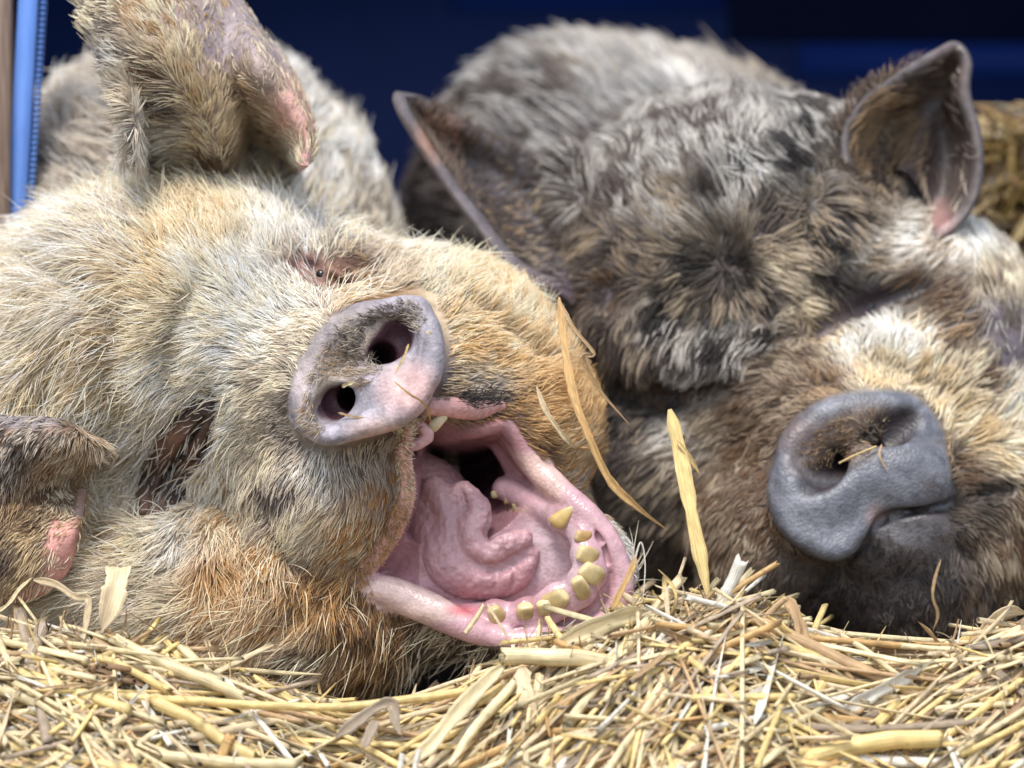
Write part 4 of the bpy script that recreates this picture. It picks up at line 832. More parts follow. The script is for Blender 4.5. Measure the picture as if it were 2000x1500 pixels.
def straw_piece(P, wd, kind, col, r, flat=.75, split=0., twist=0., face=False):
    """one straw along the points P; kind stalk, leaf or fibre -> vertices, quads, colours, uv"""
    n = len(P); T = nrm(np.gradient(P, axis=0))
    ref = nrm(r.normal(size=3)) if not face else np.array([.15, 1, .1]); A = np.cross(T, ref); A = nrm(A); B = np.cross(T, A)
    s = np.linspace(0, 1, n); ln = np.linalg.norm(np.diff(P, axis=0), axis=1).sum()
    tw = twist * s + (0 if face else r.uniform(0, 6)); ca, sa = np.cos(tw)[:, None], np.sin(tw)[:, None]
    A, B = A * ca + B * sa, -A * sa + B * ca
    if kind == 'stalk':
        k = 8; ph = np.linspace(0, 2 * np.pi, k, endpoint=False)
        rad = wd / 2 * (1 + .04 * np.sin(s * 9 + r.uniform(0, 6)))
        node = r.uniform(.2, .9); rad = rad * (1 + .16 * np.exp(-((s - node) / .02)**2) - .08 * np.exp(-((s - node - .05) / .03)**2))
        ring = P[:, None] + rad[:, None, None] * (np.cos(ph)[None, :, None] * A[:, None] + flat * np.sin(ph)[None, :, None] * B[:, None])
        # ragged cut ends and a hollow bore
        rag = r.normal(0, wd * .22, k); ring[0] -= T[0] * rag[:, None]; rag = r.normal(0, wd * .25, k); ring[-1] += T[-1] * rag[:, None]
        inn = P[-1] + (ring[-1] - P[-1]) * .72 - T[-1] * wd * 1.2; inn0 = P[0] + (ring[0] - P[0]) * .72 + T[0] * wd * 1.2
        V = np.vstack([inn0[None], ring, inn[None]]); c = np.tile(np.array(col), (n + 2, k, 1))
        c = c * (1 - .28 * np.exp(-((s - node) / .018)**2))[np.r_[0, 0:n, n - 1]][:, None, None]
        c[0] *= .35; c[-1] *= .35  # shade inside the hollow ends, put into the straw colour
        u = np.tile(np.abs(np.linspace(-1, 1, k))[None], (n + 2, 1)) * 1.5; vv = np.tile(np.r_[0, s, 1][:, None] * ln / wd, (1, k))
        m = n + 2; i, j = np.meshgrid(np.arange(m - 1), np.arange(k), indexing='ij'); i = i.ravel(); j = j.ravel(); j2 = (j + 1) % k
        Q = np.stack([i * k + j, i * k + j2, (i + 1) * k + j2, (i + 1) * k + j], 1)
        return V.reshape(-1, 3), Q, c.reshape(-1, 3), np.stack([u.ravel() + r.uniform(0, 50), vv.ravel() + r.uniform(0, 50)], 1)
    k = 5 if kind == 'leaf' else 3
    a = np.linspace(-1, 1, k)
    prof = np.clip(np.minimum(s / .12 + .25, (1 - s) / .25 + .12), 0, 1) if kind == 'leaf' else 1 - .6 * s
    if kind == 'leaf': prof = prof * (1 + .12 * np.sin(s * 14 + r.uniform(0, 6)) + .06 * r.normal(size=n))
    cup = r.uniform(.15, .6)
    V = P[:, None] + (wd / 2 * prof)[:, None, None] * (a[None, :, None] * A[:, None] + cup * (a**2)[None, :, None] * B[:, None])
    V2 = V - B[:, None] * max(.7, wd * .045)
    jag = r.normal(0, wd * .2, k); V[-1] += T[-1] * jag[:, None]; V2[-1] += T[-1] * jag[:, None]
    V = np.concatenate([V, V2[:, ::-1]], 1); k2 = 2 * k
    i, j = np.meshgrid(np.arange(n - 1), np.arange(k2), indexing='ij'); i = i.ravel(); j = j.ravel(); j2 = (j + 1) % k2
    Q = np.stack([i * k2 + j, i * k2 + j2, (i + 1) * k2 + j2, (i + 1) * k2 + j], 1)
    u = np.tile(np.r_[a, a[::-1]][None], (n, 1)) * (1.6 if kind == 'leaf' else .3); vv = np.tile(s[:, None] * ln / max(wd, 3), (1, k2))
    c = np.tile(np.array(col), (n * k2, 1))
    return V.reshape(-1, 3), Q, c, np.stack([u.ravel() + r.uniform(0, 50), vv.ravel() + r.uniform(0, 50)], 1)
class Bunch:
    def __init__(s): s.V = []; s.Q = []; s.K = []; s.U = []; s.n = 0
    def add(s, piece):
        v, q, c, u = piece; s.V.append(v); s.Q.append(q + s.n); s.K.append(c); s.U.append(u); s.n += len(v)
    def build(s, name, parent=None): return make_mesh(name, np.vstack(s.V), np.vstack(s.Q), M_STRAW, parent, np.vstack(s.K), np.vstack(s.U))
def path(c, az, el, ln, r, bend, n):
    t = np.linspace(-.5, .5, n)[:, None]
    d = np.array([math.cos(az) * math.cos(el), math.sin(az) * math.cos(el), math.sin(el)]); o = nrm(np.cross(d, r.normal(size=3)))
    return c + d * ln * t + o * bend * ln * (t**2 - .08)
def pick(r, ws): 
    ws = np.array(ws, float); return SK[int(r.choice(len(SK), p=ws / ws.sum()))]
AX = [-100, 150, 450, 700, 850, 1000, 1150, 1350, 1600, 2100]; AY = [-12, -18, -14, 0, 30, 48, 55, 42, 22, 16]
def drape(c, a, ln, r, bend, n, off, lift, stiff=0.):
    """a path that lies along the slope of the bed through c; a: degrees in the slope, 90 uphill"""
    a = math.radians(a); t = np.linspace(-.5, .5, n); sl = 1.52 if c[1] < -70 else 1.
    d = np.array([math.cos(a), math.sin(a) / sl]); o = np.array([-d[1], d[0]])
    X = c[0] + d[0] * ln * t + o[0] * bend * ln * (t**2 - .08); Y = c[1] + d[1] * ln * t + o[1] * bend * ln * (t**2 - .08)
    Z = bed(X, Y); k = max(3, n // 2) | 1; Z = np.convolve(np.r_[[Z[0]] * (k // 2), Z, [Z[-1]] * (k // 2)], np.ones(k) / k, 'valid')
    if stiff:       # a stalk stays straight and bridges the hollows
        A_ = np.polyfit(t, Z, 1); Zl = np.polyval(A_, t); Z = Zl * stiff + Z * (1 - stiff) + np.clip((Z - Zl).max(), 0, 14) * stiff
    return np.stack([X, Y - off * .5, Z + off + lift * ln * t], 1)
def rand_straw(r, c, big, free=False, off=None):
    q = r.random(); px = 1000 + c[0] / (1 + c[1] / DU)
    a0 = np.interp(px, AX, AY); a = a0 + r.normal(0, 38) if r.random() < .8 else r.uniform(-90, 90)
    if off is None: off = r.uniform(-46, 16)
    lift = r.normal(0, .07)
    def pth(ln, bend, stiff=0.):
        if free: return path(c, r.uniform(0, 6.28), r.normal(0, .7), ln, r, bend, 14)
        return drape(c, a, ln, r, bend, 16, off, lift, stiff)
    dim = np.clip(1 + off / 90., .7, 1.05)  # stalks sunk in the bed get darker: gap shade in their colour
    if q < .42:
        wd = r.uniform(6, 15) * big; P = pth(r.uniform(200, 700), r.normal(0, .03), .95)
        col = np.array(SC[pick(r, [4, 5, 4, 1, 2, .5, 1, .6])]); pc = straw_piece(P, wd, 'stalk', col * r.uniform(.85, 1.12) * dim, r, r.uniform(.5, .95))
    elif q < .78:
        wd = r.uniform(6, 19) * big; P = pth(r.uniform(150, 560), r.normal(0, .14), .75)
        col = np.array(SC[pick(r, [5, 4, 2, 1.8, 3, .8, 1.2, 1])]); pc = straw_piece(P, wd, 'leaf', col * r.uniform(.8, 1.08), r, twist=r.normal(0, 1.8))
    else:
        wd = r.uniform(1.4, 4.5); P = pth(r.uniform(80, 380), r.normal(0, .55)); P[:, 2] += r.normal(0, 12) * np.sin(np.linspace(0, 3.14 * r.uniform(.5, 2), len(P)))
        col = np.array(SC[pick(r, [4, 1, 1, 1, 3, 1.5, 2, .8])]); pc = straw_piece(P, wd, 'fibre', col * r.uniform(.8, 1.08), r)
    return pc
r = np.random.default_rng(5)
NB = 1500 if QUICK else 3700
B = Bunch()
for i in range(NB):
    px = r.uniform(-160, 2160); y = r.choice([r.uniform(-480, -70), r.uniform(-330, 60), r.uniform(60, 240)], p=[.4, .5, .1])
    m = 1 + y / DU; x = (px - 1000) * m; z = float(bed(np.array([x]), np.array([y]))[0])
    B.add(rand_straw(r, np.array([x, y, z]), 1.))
for i in range(NB // 26):     # wisps that stand up from the bed
    px = r.choice([r.uniform(0, 500), r.uniform(950, 1700), r.uniform(1000, 1400), r.uniform(1700, 2000)]); y = r.uniform(-150, -20); m = 1 + y / DU; x = (px - 1000) * m
    z = float(bed(np.array([x]), np.array([y]))[0]); ln = r.uniform(50, 150)
    P = path(np.array([x, y, z + ln * .25]), r.uniform(0, 6.28), r.uniform(.3, 1.4), ln, r, r.normal(0, .6), 14)
    B.add(straw_piece(P, r.uniform(1.6, 9), 'leaf' if r.random() < .4 else 'fibre', np.array(SC[pick(r, [4, 1, 1, 1, 4, 1, 1, 1.4])]), r, twist=r.normal(0, 2)))
tag(B.build('straw_bed'), 'thick bed of loose yellow straw under both pigs', 'straw', kind='stuff')
B2_ = Bunch()
for i in range(60 if QUICK else 900):
    px = r.uniform(-40, 2040); y = r.uniform(-420, 20); m = 1 + y / DU; x = (px - 1000) * m; z = float(bed(np.array([x]), np.array([y]))[0]) + r.uniform(-30, 8)
    P = path(np.array([x, y, z]), r.uniform(0, 6.28), r.uniform(-.9, .9), r.uniform(8, 34), r, r.normal(0, .3), 4)
    B2_.add(straw_piece(P, r.uniform(2, 9), 'leaf', np.array(SC[pick(r, [4, 1, 1, 2, 3, 2, 2, 1])]) * r.uniform(.7, 1.1), r))
tag(B2_.build('chaff'), 'fine chaff and broken straw crumbs scattered through the bed', 'chaff', kind='stuff')
# the dark packed litter below
gx, gy = np.meshgrid(np.linspace(-1500, 1500, 90), np.r_[np.linspace(-900, 300, 50), np.linspace(340, 2600, 12)], indexing='ij')
gz = bed(gx.ravel(), gy.ravel()).reshape(gx.shape) - 70
GV = np.stack([gx, gy, gz], -1).reshape(-1, 3); i, j = np.meshgrid(np.arange(gx.shape[0] - 1), np.arange(gx.shape[1] - 1), indexing='ij'); i = i.ravel(); j = j.ravel(); ny = gx.shape[1]
GQ = np.stack([i * ny + j, (i + 1) * ny + j, (i + 1) * ny + j + 1, i * ny + j + 1], 1)
m, t, b = mat('packed_litter'); nn = t.nodes.new('ShaderNodeTexNoise'); nn.inputs['Scale'].default_value = 90; nn.inputs['Detail'].default_value = 8
cr = t.nodes.new('ShaderNodeValToRGB'); cr.color_ramp.elements[0].position = .4; cr.color_ramp.elements[0].color = (.03, .02, .012, 1); cr.color_ramp.elements[1].position = .65; cr.color_ramp.elements[1].color = (.12, .075, .035, 1)
tcn = t.nodes.new('ShaderNodeTexCoord'); t.links.new(tcn.outputs['Object'], nn.inputs['Vector']); t.links.new(nn.outputs[0], cr.inputs[0]); t.links.new(cr.outputs[0], b.inputs['Base Color']); b.inputs['Roughness'].default_value = .9
tag(make_mesh('litter_floor', GV, GQ, m), kind='structure')
# heap behind the sleeping pig
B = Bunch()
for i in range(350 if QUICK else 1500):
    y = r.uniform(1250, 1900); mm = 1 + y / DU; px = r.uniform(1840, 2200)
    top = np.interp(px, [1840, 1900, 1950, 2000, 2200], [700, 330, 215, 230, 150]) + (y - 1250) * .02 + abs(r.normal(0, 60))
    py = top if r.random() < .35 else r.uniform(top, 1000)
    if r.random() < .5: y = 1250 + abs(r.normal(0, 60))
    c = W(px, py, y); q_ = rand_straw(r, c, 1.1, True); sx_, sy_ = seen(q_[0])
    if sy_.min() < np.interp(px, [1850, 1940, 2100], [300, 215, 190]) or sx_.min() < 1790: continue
    B.add((q_[0], q_[1], q_[2] * np.array([.66, .6, .5]), q_[3]))  # browner heap straw, its colour also darkened to stand in for shade
for i in range(5):
    px = r.uniform(1900, 2080); y = 1300; c = W(px, np.interp(px, [1900, 2000], [260, 215]), y)
    B.add(straw_piece(path(c - np.array([0, 0, 60]), r.uniform(0, 6), r.uniform(.2, 1.0), r.uniform(100, 180), r, r.normal(0, .5), 14), r.uniform(3, 14), 'leaf', SC['tan' if r.random() < .5 else 'cream'], r, twist=2))
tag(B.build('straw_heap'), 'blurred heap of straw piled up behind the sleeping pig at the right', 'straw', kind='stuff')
v = []; 
hg = [(1830, 760), (1880, 420), (1920, 290), (1975, 260), (2040, 270), (2300, 240), (2300, 1300), (1830, 1300)]
FR = [W(x, y, 1340) for x, y in hg]; BK = [W(x + 15, y, 1900) for x, y in hg]; n = len(hg); HV = np.array(FR + BK)
HQ = np.array([(k, (k + 1) % n, n + (k + 1) % n, n + k) for k in range(n)]); 
HQ = np.vstack([HQ, [(0, 1, 6, 7), (1, 2, 3, 4), (1, 4, 5, 6)]])
tag(make_mesh('heap_core', HV, HQ, m, smooth=False), kind='structure')

# single stalks one can follow: (label, kind, colour, width, [(px, py, w) ...])
HERO = [
 ('long arched orange straw hanging in front of the yawning pig\'s ginger cheek', 'leaf', 'orange', 15, [(1092, 580, 20), (1100, 650, 0), (1118, 760, -40), (1150, 850, -60), (1190, 935, -60), (1240, 985, -60), (1303, 1036, -40)]),
 ('thin curved straw looping beside the long orange one near the ginger cheek', 'leaf', 'tan', 8, [(1095, 590, 60), (1120, 640, 40), (1160, 690, 30), (1140, 700, 40), (1170, 760, 50), (1230, 830, 60)]),
 ('short pale straw splinter stuck in the ginger cheek fur above the jaw', 'leaf', 'cream', 10, [(1048, 755, 60), (1068, 805, 50), (1100, 850, 50), (1124, 876, 60)]),
 ('upright flat yellow straw leaf standing between the two pigs', 'leaf', 'yellow', 28, [(1308, 798, 40), (1325, 870, 20), (1338, 935, 0), (1350, 1000, -20), (1368, 1090, -40), (1388, 1185, -50)]),
 ('short yellow sliver leaning on the upright leaf between the pigs', 'leaf', 'yellow', 9, [(1322, 860, 15), (1345, 890, 12), (1366, 924, 14)]),
 ('long horizontal yellow stalk with a knot lying across the front left of the bed', 'stalk', 'yellow', 17, [(112, 1352, -150), (250, 1362, -150), (420, 1372, -150), (560, 1380, -150), (680, 1380, -148), (800, 1366, -140), (930, 1350, -120)]),
 ('thick pale stalk with a frayed end lying level below the open mouth', 'stalk', 'pale', 34, [(978, 1282, -125), (1060, 1284, -130), (1150, 1290, -130), (1232, 1302, -126)]),
 ('broad pale yellow stalk slanting up under the lower lip', 'leaf', 'pale', 36, [(1085, 1262, -95), (1150, 1232, -90), (1215, 1205, -85), (1262, 1190, -80)]),
 ('small amber stalk stub with an open end below the lower lip', 'stalk', 'orange', 14, [(1078, 1250, -112), (1110, 1264, -112), (1142, 1276, -110), (1180, 1282, -108)]),
 ('whitish wide stalk standing up in front of the sleeping pig\'s jaw', 'stalk', 'white', 26, [(1380, 1245, -60), (1405, 1190, -50), (1428, 1140, -45), (1446, 1098, -45)]),
 ('bright yellow stalk slanting down from the whitish one on the right mound', 'stalk', 'yellow', 24, [(1392, 1212, -85), (1365, 1262, -110), (1335, 1320, -140), (1300, 1385, -165), (1262, 1450, -190)]),
 ('ochre stalk with a torn pale tip in front of the dark chin', 'stalk', 'orange', 11, [(1425, 1160, -50), (1460, 1136, -45), (1490, 1118, -42), (1520, 1100, -40)]),
 ('bent brown stalk rising from the mound to a blunt tip', 'stalk', 'tan', 13, [(1468, 1232, -90), (1500, 1200, -80), (1535, 1168, -75)]),
 ('curled brown leaf hanging from the blunt brown stalk tip', 'leaf', 'tan', 22, [(1535, 1165, -76), (1555, 1200, -85), (1568, 1240, -95), (1572, 1272, -105)]),
 ('broad tan stalk with a square end sloping down the right mound', 'stalk', 'tan', 17, [(1425, 1205, -100), (1460, 1240, -115), (1490, 1272, -130), (1512, 1298, -140)]),
 ('pale green bearded straw sloping down in front of the black chin', 'stalk', 'pale', 12, [(1640, 1240, -60), (1690, 1270, -80), (1740, 1310, -105), (1800, 1350, -130), (1860, 1378, -150)]),
 ('long white flat stalk slanting up at lower right', 'leaf', 'white', 27, [(1620, 1408, -170), (1680, 1370, -155), (1745, 1335, -140), (1812, 1298, -125)]),
 ('upright brown stub poking up before the black chin', 'stalk', 'brown', 14, [(1834, 1315, -60), (1832, 1290, -56), (1831, 1262, -55)]),
 ('long tan stalk running level toward the right edge', 'leaf', 'tan', 16, [(1778, 1318, -120), (1850, 1328, -125), (1930, 1345, -130), (2020, 1352, -130)]),
 ('wide ribbed yellow stalk lying near the bottom right', 'stalk', 'yellow', 36, [(1560, 1490, -260), (1640, 1462, -245), (1730, 1448, -240), (1840, 1444, -235)]),
 ('thin yellow stalk slanting up along the bottom centre of the bed', 'stalk', 'yellow', 17, [(1300, 1498, -260), (1400, 1478, -250), (1480, 1462, -245), (1540, 1440, -240)]),
 ('pale knotted stalk leaning left in the middle of the right mound', 'stalk', 'yellow', 20, [(1610, 1330, -140), (1585, 1375, -155), (1560, 1420, -175), (1525, 1460, -195)]),
 ('broad white leaf pointing down left from the open jaw', 'leaf', 'pale', 30, [(985, 1300, -120), (930, 1350, -150), (885, 1400, -175), (840, 1455, -205), (790, 1495, -230)]),
 ('cream blade hanging straight down below the thick pale stalk', 'leaf', 'cream', 34, [(1020, 1305, -130), (1028, 1360, -160), (1040, 1410, -180), (1056, 1470, -205)]),
 ('yellow stalk hanging beside the cream blade', 'stalk', 'pale', 22, [(1054, 1320, -128), (1050, 1360, -150), (1058, 1400, -170)]),
 ('pale diagonal stalk running down left of centre', 'stalk', 'pale', 20, [(1010, 1330, -135), (960, 1385, -160), (915, 1440, -190), (880, 1500, -225)]),
 ('short chopped straw propped against the lower lip', 'stalk', 'pale', 9, [(908, 1238, -20), (928, 1210, -15), (946, 1180, -10)]),
 ('thin pale sliver leaning over a lower tooth', 'leaf', 'cream', 6, [(952, 1178, -5), (968, 1205, -30), (996, 1252, -60)]),
 ('tiny yellow stub standing up at the chin of the yawning pig', 'stalk', 'yellow', 14, [(1068, 1206, -40), (1082, 1228, -60), (1098, 1252, -80)]),
 ('pale torn husk hanging over the lower left cheek', 'leaf', 'cream', 46, [(236, 1108, -40), (228, 1140, -70), (216, 1185, -85), (200, 1232, -95)]),
 ('kinked pale ribbon dangling beside the torn husk', 'leaf', 'cream', 15, [(65, 1132, 0), (110, 1142, -30), (145, 1165, -50), (172, 1170, -60), (170, 1210, -70), (160, 1262, -85)]),
 ('thin wisp under the pink ear lobe at the left edge', 'leaf', 'pale', 7, [(-5, 1196, -40), (18, 1178, -30), (38, 1150, -20), (62, 1128, 0)]),
 ('pale jointed stalk sloping down right of the husk', 'stalk', 'pale', 24, [(222, 1248, -90), (280, 1278, -100), (340, 1304, -110), (410, 1332, -120), (478, 1364, -130)]),
 ('golden stalk with a bent tip below the jointed one', 'stalk', 'yellow', 16, [(185, 1285, -110), (220, 1292, -118), (270, 1318, -130), (330, 1350, -140)]),
 ('old grey green stalk stub leaning at the far left', 'stalk', 'grey', 30, [(86, 1222, -60), (72, 1255, -80), (55, 1290, -100), (38, 1330, -120)]),
 ('pale stalk curving down along the left edge', 'stalk', 'pale', 18, [(-8, 1235, -90), (8, 1280, -105), (40, 1330, -130), (100, 1390, -165), (160, 1445, -190), (210, 1492, -215)]),
 ('thick yellow stalk running down to the bottom left', 'stalk', 'yellow', 26, [(300, 1370, -160), (380, 1410, -185), (440, 1450, -205), (500, 1480, -225)]),
 ('hollow amber stub standing up near the bottom left', 'stalk', 'orange', 20, [(432, 1480, -225), (440, 1458, -222), (450, 1436, -220)]),
 ('wide pale stalk along the bottom left edge', 'stalk', 'pale', 24, [(308, 1478, -240), (400, 1484, -245), (480, 1490, -248), (580, 1496, -250)]),
 ('folded grey brown leaf making an upside down v at the bottom centre', 'leaf', 'grey', 22, [(655, 1438, -180), (700, 1405, -165), (735, 1382, -155), (765, 1376, -152), (772, 1410, -165), (784, 1440, -180)]),
 ('broad grey blade crossing the folded leaf', 'leaf', 'grey', 20, [(735, 1408, -170), (722, 1432, -180), (708, 1462, -195)]),
 ('white cut stub at the bottom centre', 'stalk', 'white', 11, [(780, 1510, -250), (783, 1490, -246), (786, 1472, -244)]),
 ('second white cut stub, slightly right of its twin', 'stalk', 'white', 11, [(808, 1512, -250), (813, 1488, -246), (818, 1466, -244)]),
 ('frayed pale leaf curling up at the lower right edge', 'leaf', 'cream', 24, [(1890, 1300, 40), (1905, 1260, 30), (1935, 1215, 20), (1975, 1195, 20), (2010, 1200, 20)]),
 ('forked grey wisp lying on the sleeping pig\'s chin', 'leaf', 'tan', 6, [(1838, 1092, 250), (1826, 1130, 250), (1822, 1165, 250), (1832, 1200, 255), (1822, 1232, 265)]),
 ('green straw splinter lying across the slate snout', 'stalk', 'yellow', 4, [(1638, 905, 252), (1672, 888, 252), (1712, 872, 262)]),
 ('tiny forked straw scrap on the slate snout', 'leaf', 'tan', 4, [(1722, 868, 258), (1718, 890, 246), (1734, 920, 240)]),
 ('curved straw wisp across the yawning pig\'s snout disc', 'leaf', 'yellow', 4, [(798, 672, -104), (788, 700, -106), (770, 732, -100)]),
 ('thin orange wisp running from the pink snout edge to the upper lip', 'leaf', 'orange', 4, [(770, 745, -106), (800, 770, -112), (832, 792, -100), (842, 830, -60)]),
 ('dry wisp lying under the lower nostril', 'leaf', 'tan', 4, [(660, 806, -50), (692, 814, -66), (722, 818, -76)]),
 ('straw crumb beside the lower nostril', 'leaf', 'pale', 7, [(668, 756, -40), (680, 750, -50), (694, 746, -56)]),
 ('pale straw crumb on the rim of the snout disc', 'leaf', 'pale', 5, [(834, 646, -96), (838, 650, -98), (844, 651, -99)]),
 ('thin arching white fibre rising between the pigs\' jaws', 'fibre', 'white', 4, [(1230, 1140, -40), (1250, 1060, -40), (1260, 1100, -40), (1256, 1170, -50)]),
 ('brown leaf leaning against the pink jaw tip', 'leaf', 'orange', 12, [(1195, 1190, -60), (1215, 1150, -55), (1235, 1110, -50), (1243, 1085, -48)]),
 ('thin upright yellow sliver on top of the right mound', 'leaf', 'cream', 10, [(1300, 1145, -70), (1304, 1190, -85), (1310, 1260, -110)]),
 ('wide tan ribbon lying across the right mound', 'leaf', 'tan', 22, [(1310, 1240, -110), (1370, 1272, -122), (1450, 1300, -135), (1560, 1345, -160)]),
]
rh = np.random.default_rng(9)
for lab, kind, col, wd, pts in HERO:
    P = spline(WA(pts), 30); n3 = vnoise(P, 60, 3)
    P[:, 2] += n3 * min(3, wd * .1)
    ctr = P.mean(0)
    pc = straw_piece(P, wd, kind, np.array(SC[col]) * rh.uniform(.95, 1.08), rh, .8, twist=rh.normal(0, .3) if kind == 'leaf' else 0, face=True)
    v, q, c, u = pc; o = make_mesh('straw_leaf' if kind == 'leaf' else ('straw_fibre' if kind == 'fibre' else 'straw_stalk'), v - ctr, q, M_STRAW, None, c, u)
    o.location = ctr * S; tag(o, lab, 'straw')
# the other big stalks lying on top of the bed
NS = 60 if QUICK else 235
for i in range(NS):
    px = rh.uniform(-40, 2040); y = rh.uniform(-400, -40); mm = 1 + y / DU; x = (px - 1000) * mm
    z = float(bed(np.array([x]), np.array([y]))[0]) + rh.uniform(-4, 12)
    a = np.interp(px, AX, AY) + rh.normal(0, 32); ln = rh.uniform(150, 430) * (.6 if 560 < px < 900 else 1)
    P = drape(np.array([x, y, z]), a, ln, rh, rh.normal(0, .025), 22, rh.uniform(2, 16), rh.normal(0, .06), .95)
    col = np.array(SC[pick(rh, [4, 5, 5, 1.6, 1.5, .4, .7, .6])]) * rh.uniform(.9, 1.1)
    v, q, c, u = straw_piece(P, rh.choice([rh.uniform(9, 15), rh.uniform(13, 25)], p=[.65, .35]), 'stalk', col, rh, rh.uniform(.5, .9)); ctr = P.mean(0)
    o = make_mesh('straw_stalk', v - ctr, q, M_STRAW, None, c, u); o.location = ctr * S
    tag(o, 'loose stalk lying among many like it on top of the straw bed', 'straw', 'loose stalks on top of the straw bed')

# ================================================================== the shelter
def box(lo, hi, bev=0):
    x0, y0, z0 = lo; x1, y1, z1 = hi
    v = np.array([(x0, y0, z0), (x1, y0, z0), (x1, y1, z0), (x0, y1, z0), (x0, y0, z1), (x1, y0, z1), (x1, y1, z1), (x0, y1, z1)], float)
    q = np.array([(0, 3, 2, 1), (4, 5, 6, 7), (0, 1, 5, 4), (1, 2, 6, 5), (2, 3, 7, 6), (3, 0, 4, 7)])
    return v, q
def boxes(name, L, mat_, parent=None):
    V = []; Q = []; n = 0
    for a in L: V.append(a[0]); Q.append(a[1] + n); n += len(a[0])
    o = make_mesh(name, np.vstack(V), np.vstack(Q), mat_, parent, smooth=False); return o
def mk_paint(name, c0, c1, rough=.5, sc_=30, stretch=(1, 1, 6)):
    m, t, b = mat(name); tc = t.nodes.new('ShaderNodeTexCoord'); mp = t.nodes.new('ShaderNodeMapping'); mp.inputs['Scale'].default_value = stretch; t.links.new(tc.outputs['Object'], mp.inputs[0])
    n = t.nodes.new('ShaderNodeTexNoise'); n.inputs['Scale'].default_value = sc_; n.inputs['Detail'].default_value = 7; t.links.new(mp.outputs[0], n.inputs['Vector'])
    c = t.nodes.new('ShaderNodeValToRGB'); c.color_ramp.elements[0].position = .35; c.color_ramp.elements[0].color = (*c0, 1); c.color_ramp.elements[1].position = .65; c.color_ramp.elements[1].color = (*c1, 1)
    t.links.new(n.outputs[0], c.inputs[0]); t.links.new(c.outputs[0], b.inputs['Base Color']); b.inputs['Roughness'].default_value = rough; b.inputs['Specular IOR Level'].default_value = .5 if rough < .5 or rough > .7 else .12
    bp = t.nodes.new('ShaderNodeBump'); bp.inputs['Strength'].default_value = .3; bp.inputs['Distance'].default_value = .001; t.links.new(n.outputs[0], bp.inputs['Height']); t.links.new(bp.outputs[0], b.inputs['Normal'])
    return m
M_NAVY = mk_paint('navy_paint', (.004, .013, .070), (.005, .017, .09), .55, 5, (1, 1, 1))
M_NAVY2 = mk_paint('dark_navy_paint', (.004, .008, .036), (.006, .012, .05), .6, 5, (1, 1, 1))
M_BLUE = mk_paint('blue_plastic', (.07, .15, .42), (.11, .22, .54), .6, 40, (1, 1, .3))
M_BOARD = mk_paint('bright_blue_board', (.006, .024, .16), (.008, .03, .19), .5, 5, (1, 1, 1))
M_WOOD = mk_paint('weathered_wood', (.10, .065, .05), (.24, .17, .13), .8, 120, (6, 6, .25))
YW = 3000.; mW = 1 + YW / DU
hut = thing('shelter', 'dark navy blue pig shelter wall behind both pigs', 'shelter', (0, .9, -.3))
def at(px0, py0, px1, py1, y0, y1):
    a = W(px0, py1, y0); b = W(px1, py0, y0); return box((a[0], y0, a[2]), (b[0], y1, b[2]))
boxes('wall_board', [at(-900, -900, 3000, 1700, YW, YW + 60)], M_NAVY, hut)
boxes('wall_panel', [at(880, -900, 1415, 22, YW - 14, YW - 3)], M_BOARD, hut)
boxes('wall_panel', [at(1425, -900, 3000, 80, YW - 14, YW - 3)], M_NAVY2, hut)
boxes('wall_panel', [at(1560, 84, 3000, 150, YW - 14, YW - 3)], M_BOARD, hut)
boxes('roof_sheet', [box((-2600, 1900, 1500), (2600, 3200, 1560))], M_NAVY2, hut)  # roof and side walls out of view, added to darken the back
boxes('side_wall', [box((2500, 1500, -1000), (2560, 3060, 1500))], M_NAVY2, hut)
boxes('side_wall', [box((-2560, 1500, -1000), (-2500, 3060, 1500))], M_NAVY2, hut)
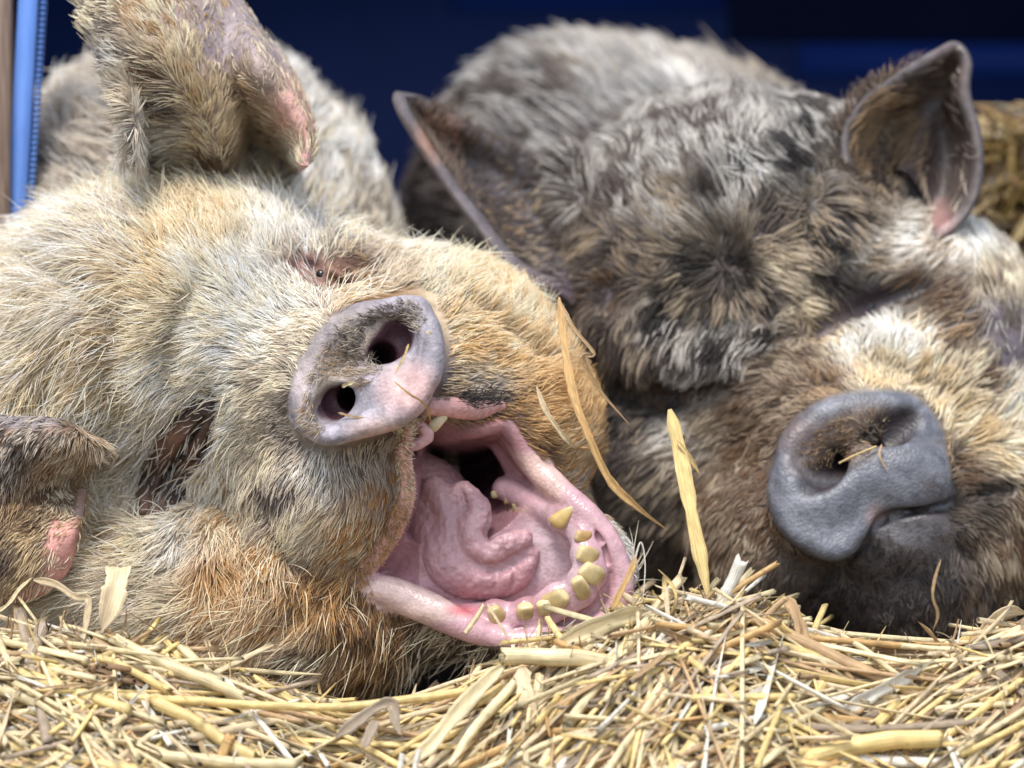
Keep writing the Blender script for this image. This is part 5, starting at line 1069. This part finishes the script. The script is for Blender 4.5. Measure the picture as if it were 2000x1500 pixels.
# door edge at the left: weathered post, dark gap, ridged blue strip
post = thing('wooden_post', 'weathered brown wooden post at the left edge', 'post', tuple(W(-20, 1300, 620) * S))
a = W(-60, 1500, 620); b_ = W(20, -200, 620)
boxes('plank', [box((a[0], 620, a[2]), (b_[0] - 3, 690, b_[2]))], M_WOOD, post)
jamb = thing('door_frame', 'light blue ridged plastic strip on a dark navy door frame at the left', 'door frame', tuple(W(40, 1300, 660) * S))
a = W(20, 1500, 700); b_ = W(60, -200, 700)
boxes('jamb', [box((a[0], 700, a[2]), (b_[0], 760, b_[2]))], M_NAVY2, jamb)
# the strip leans a little and carries a row of small ridges on its right side
def strip_x(z): return np.interp(z, [W(0, 420, 640)[2], W(0, 0, 640)[2]], [0, 1])
V = []; Q = []; n = 0
def slab(c, w0, w1, y0, y1, z0, z1):
    global n
    out = []
    for z in (z0, z1):
        e = c(z)
        for (xx, yy) in ((e + w0, y0), (e + w1, y0), (e + w1, y1), (e + w0, y1)): out.append((xx, yy, z))
    V.append(np.array(out, float)); Q.append(np.array([(0, 3, 2, 1), (4, 5, 6, 7), (0, 1, 5, 4), (1, 2, 6, 5), (2, 3, 7, 6), (3, 0, 4, 7)]) + n); n += 8
zt = W(0, -150, 640)[2]; zb = W(0, 1400, 640)[2]; z0_, z1_ = W(0, 410, 640)[2], W(0, 0, 640)[2]
cx = lambda z: W(np.interp(z, [z0_, z1_], [18, 44]) if z > z0_ else 18 - (z0_ - z) * .055, 0, 640)[0]
slab(cx, 0, 40, 640, 668, zb, zt)
make_mesh('strip', np.vstack(V), np.vstack(Q), M_BLUE, jamb, smooth=False)
V = []; Q = []; n = 0; z = zb
while z < zt:
    slab(cx, 40, 51, 636, 660, z, z + 8); z += 12
make_mesh('ridged_edge', np.vstack(V), np.vstack(Q), M_BLUE, jamb, smooth=False)
# the yard in front and around
g = 60000.
tag(make_mesh('ground', np.array([(-g, -g, -1010), (g, -g, -1010), (g, g, -1010), (-g, g, -1010)], float), np.array([(0, 1, 2, 3)]), M_WOOD if False else mk_paint('yard_soil', (.05, .035, .022), (.12, .09, .055), .95, 8, (1, 1, 1)), smooth=False), kind='structure')
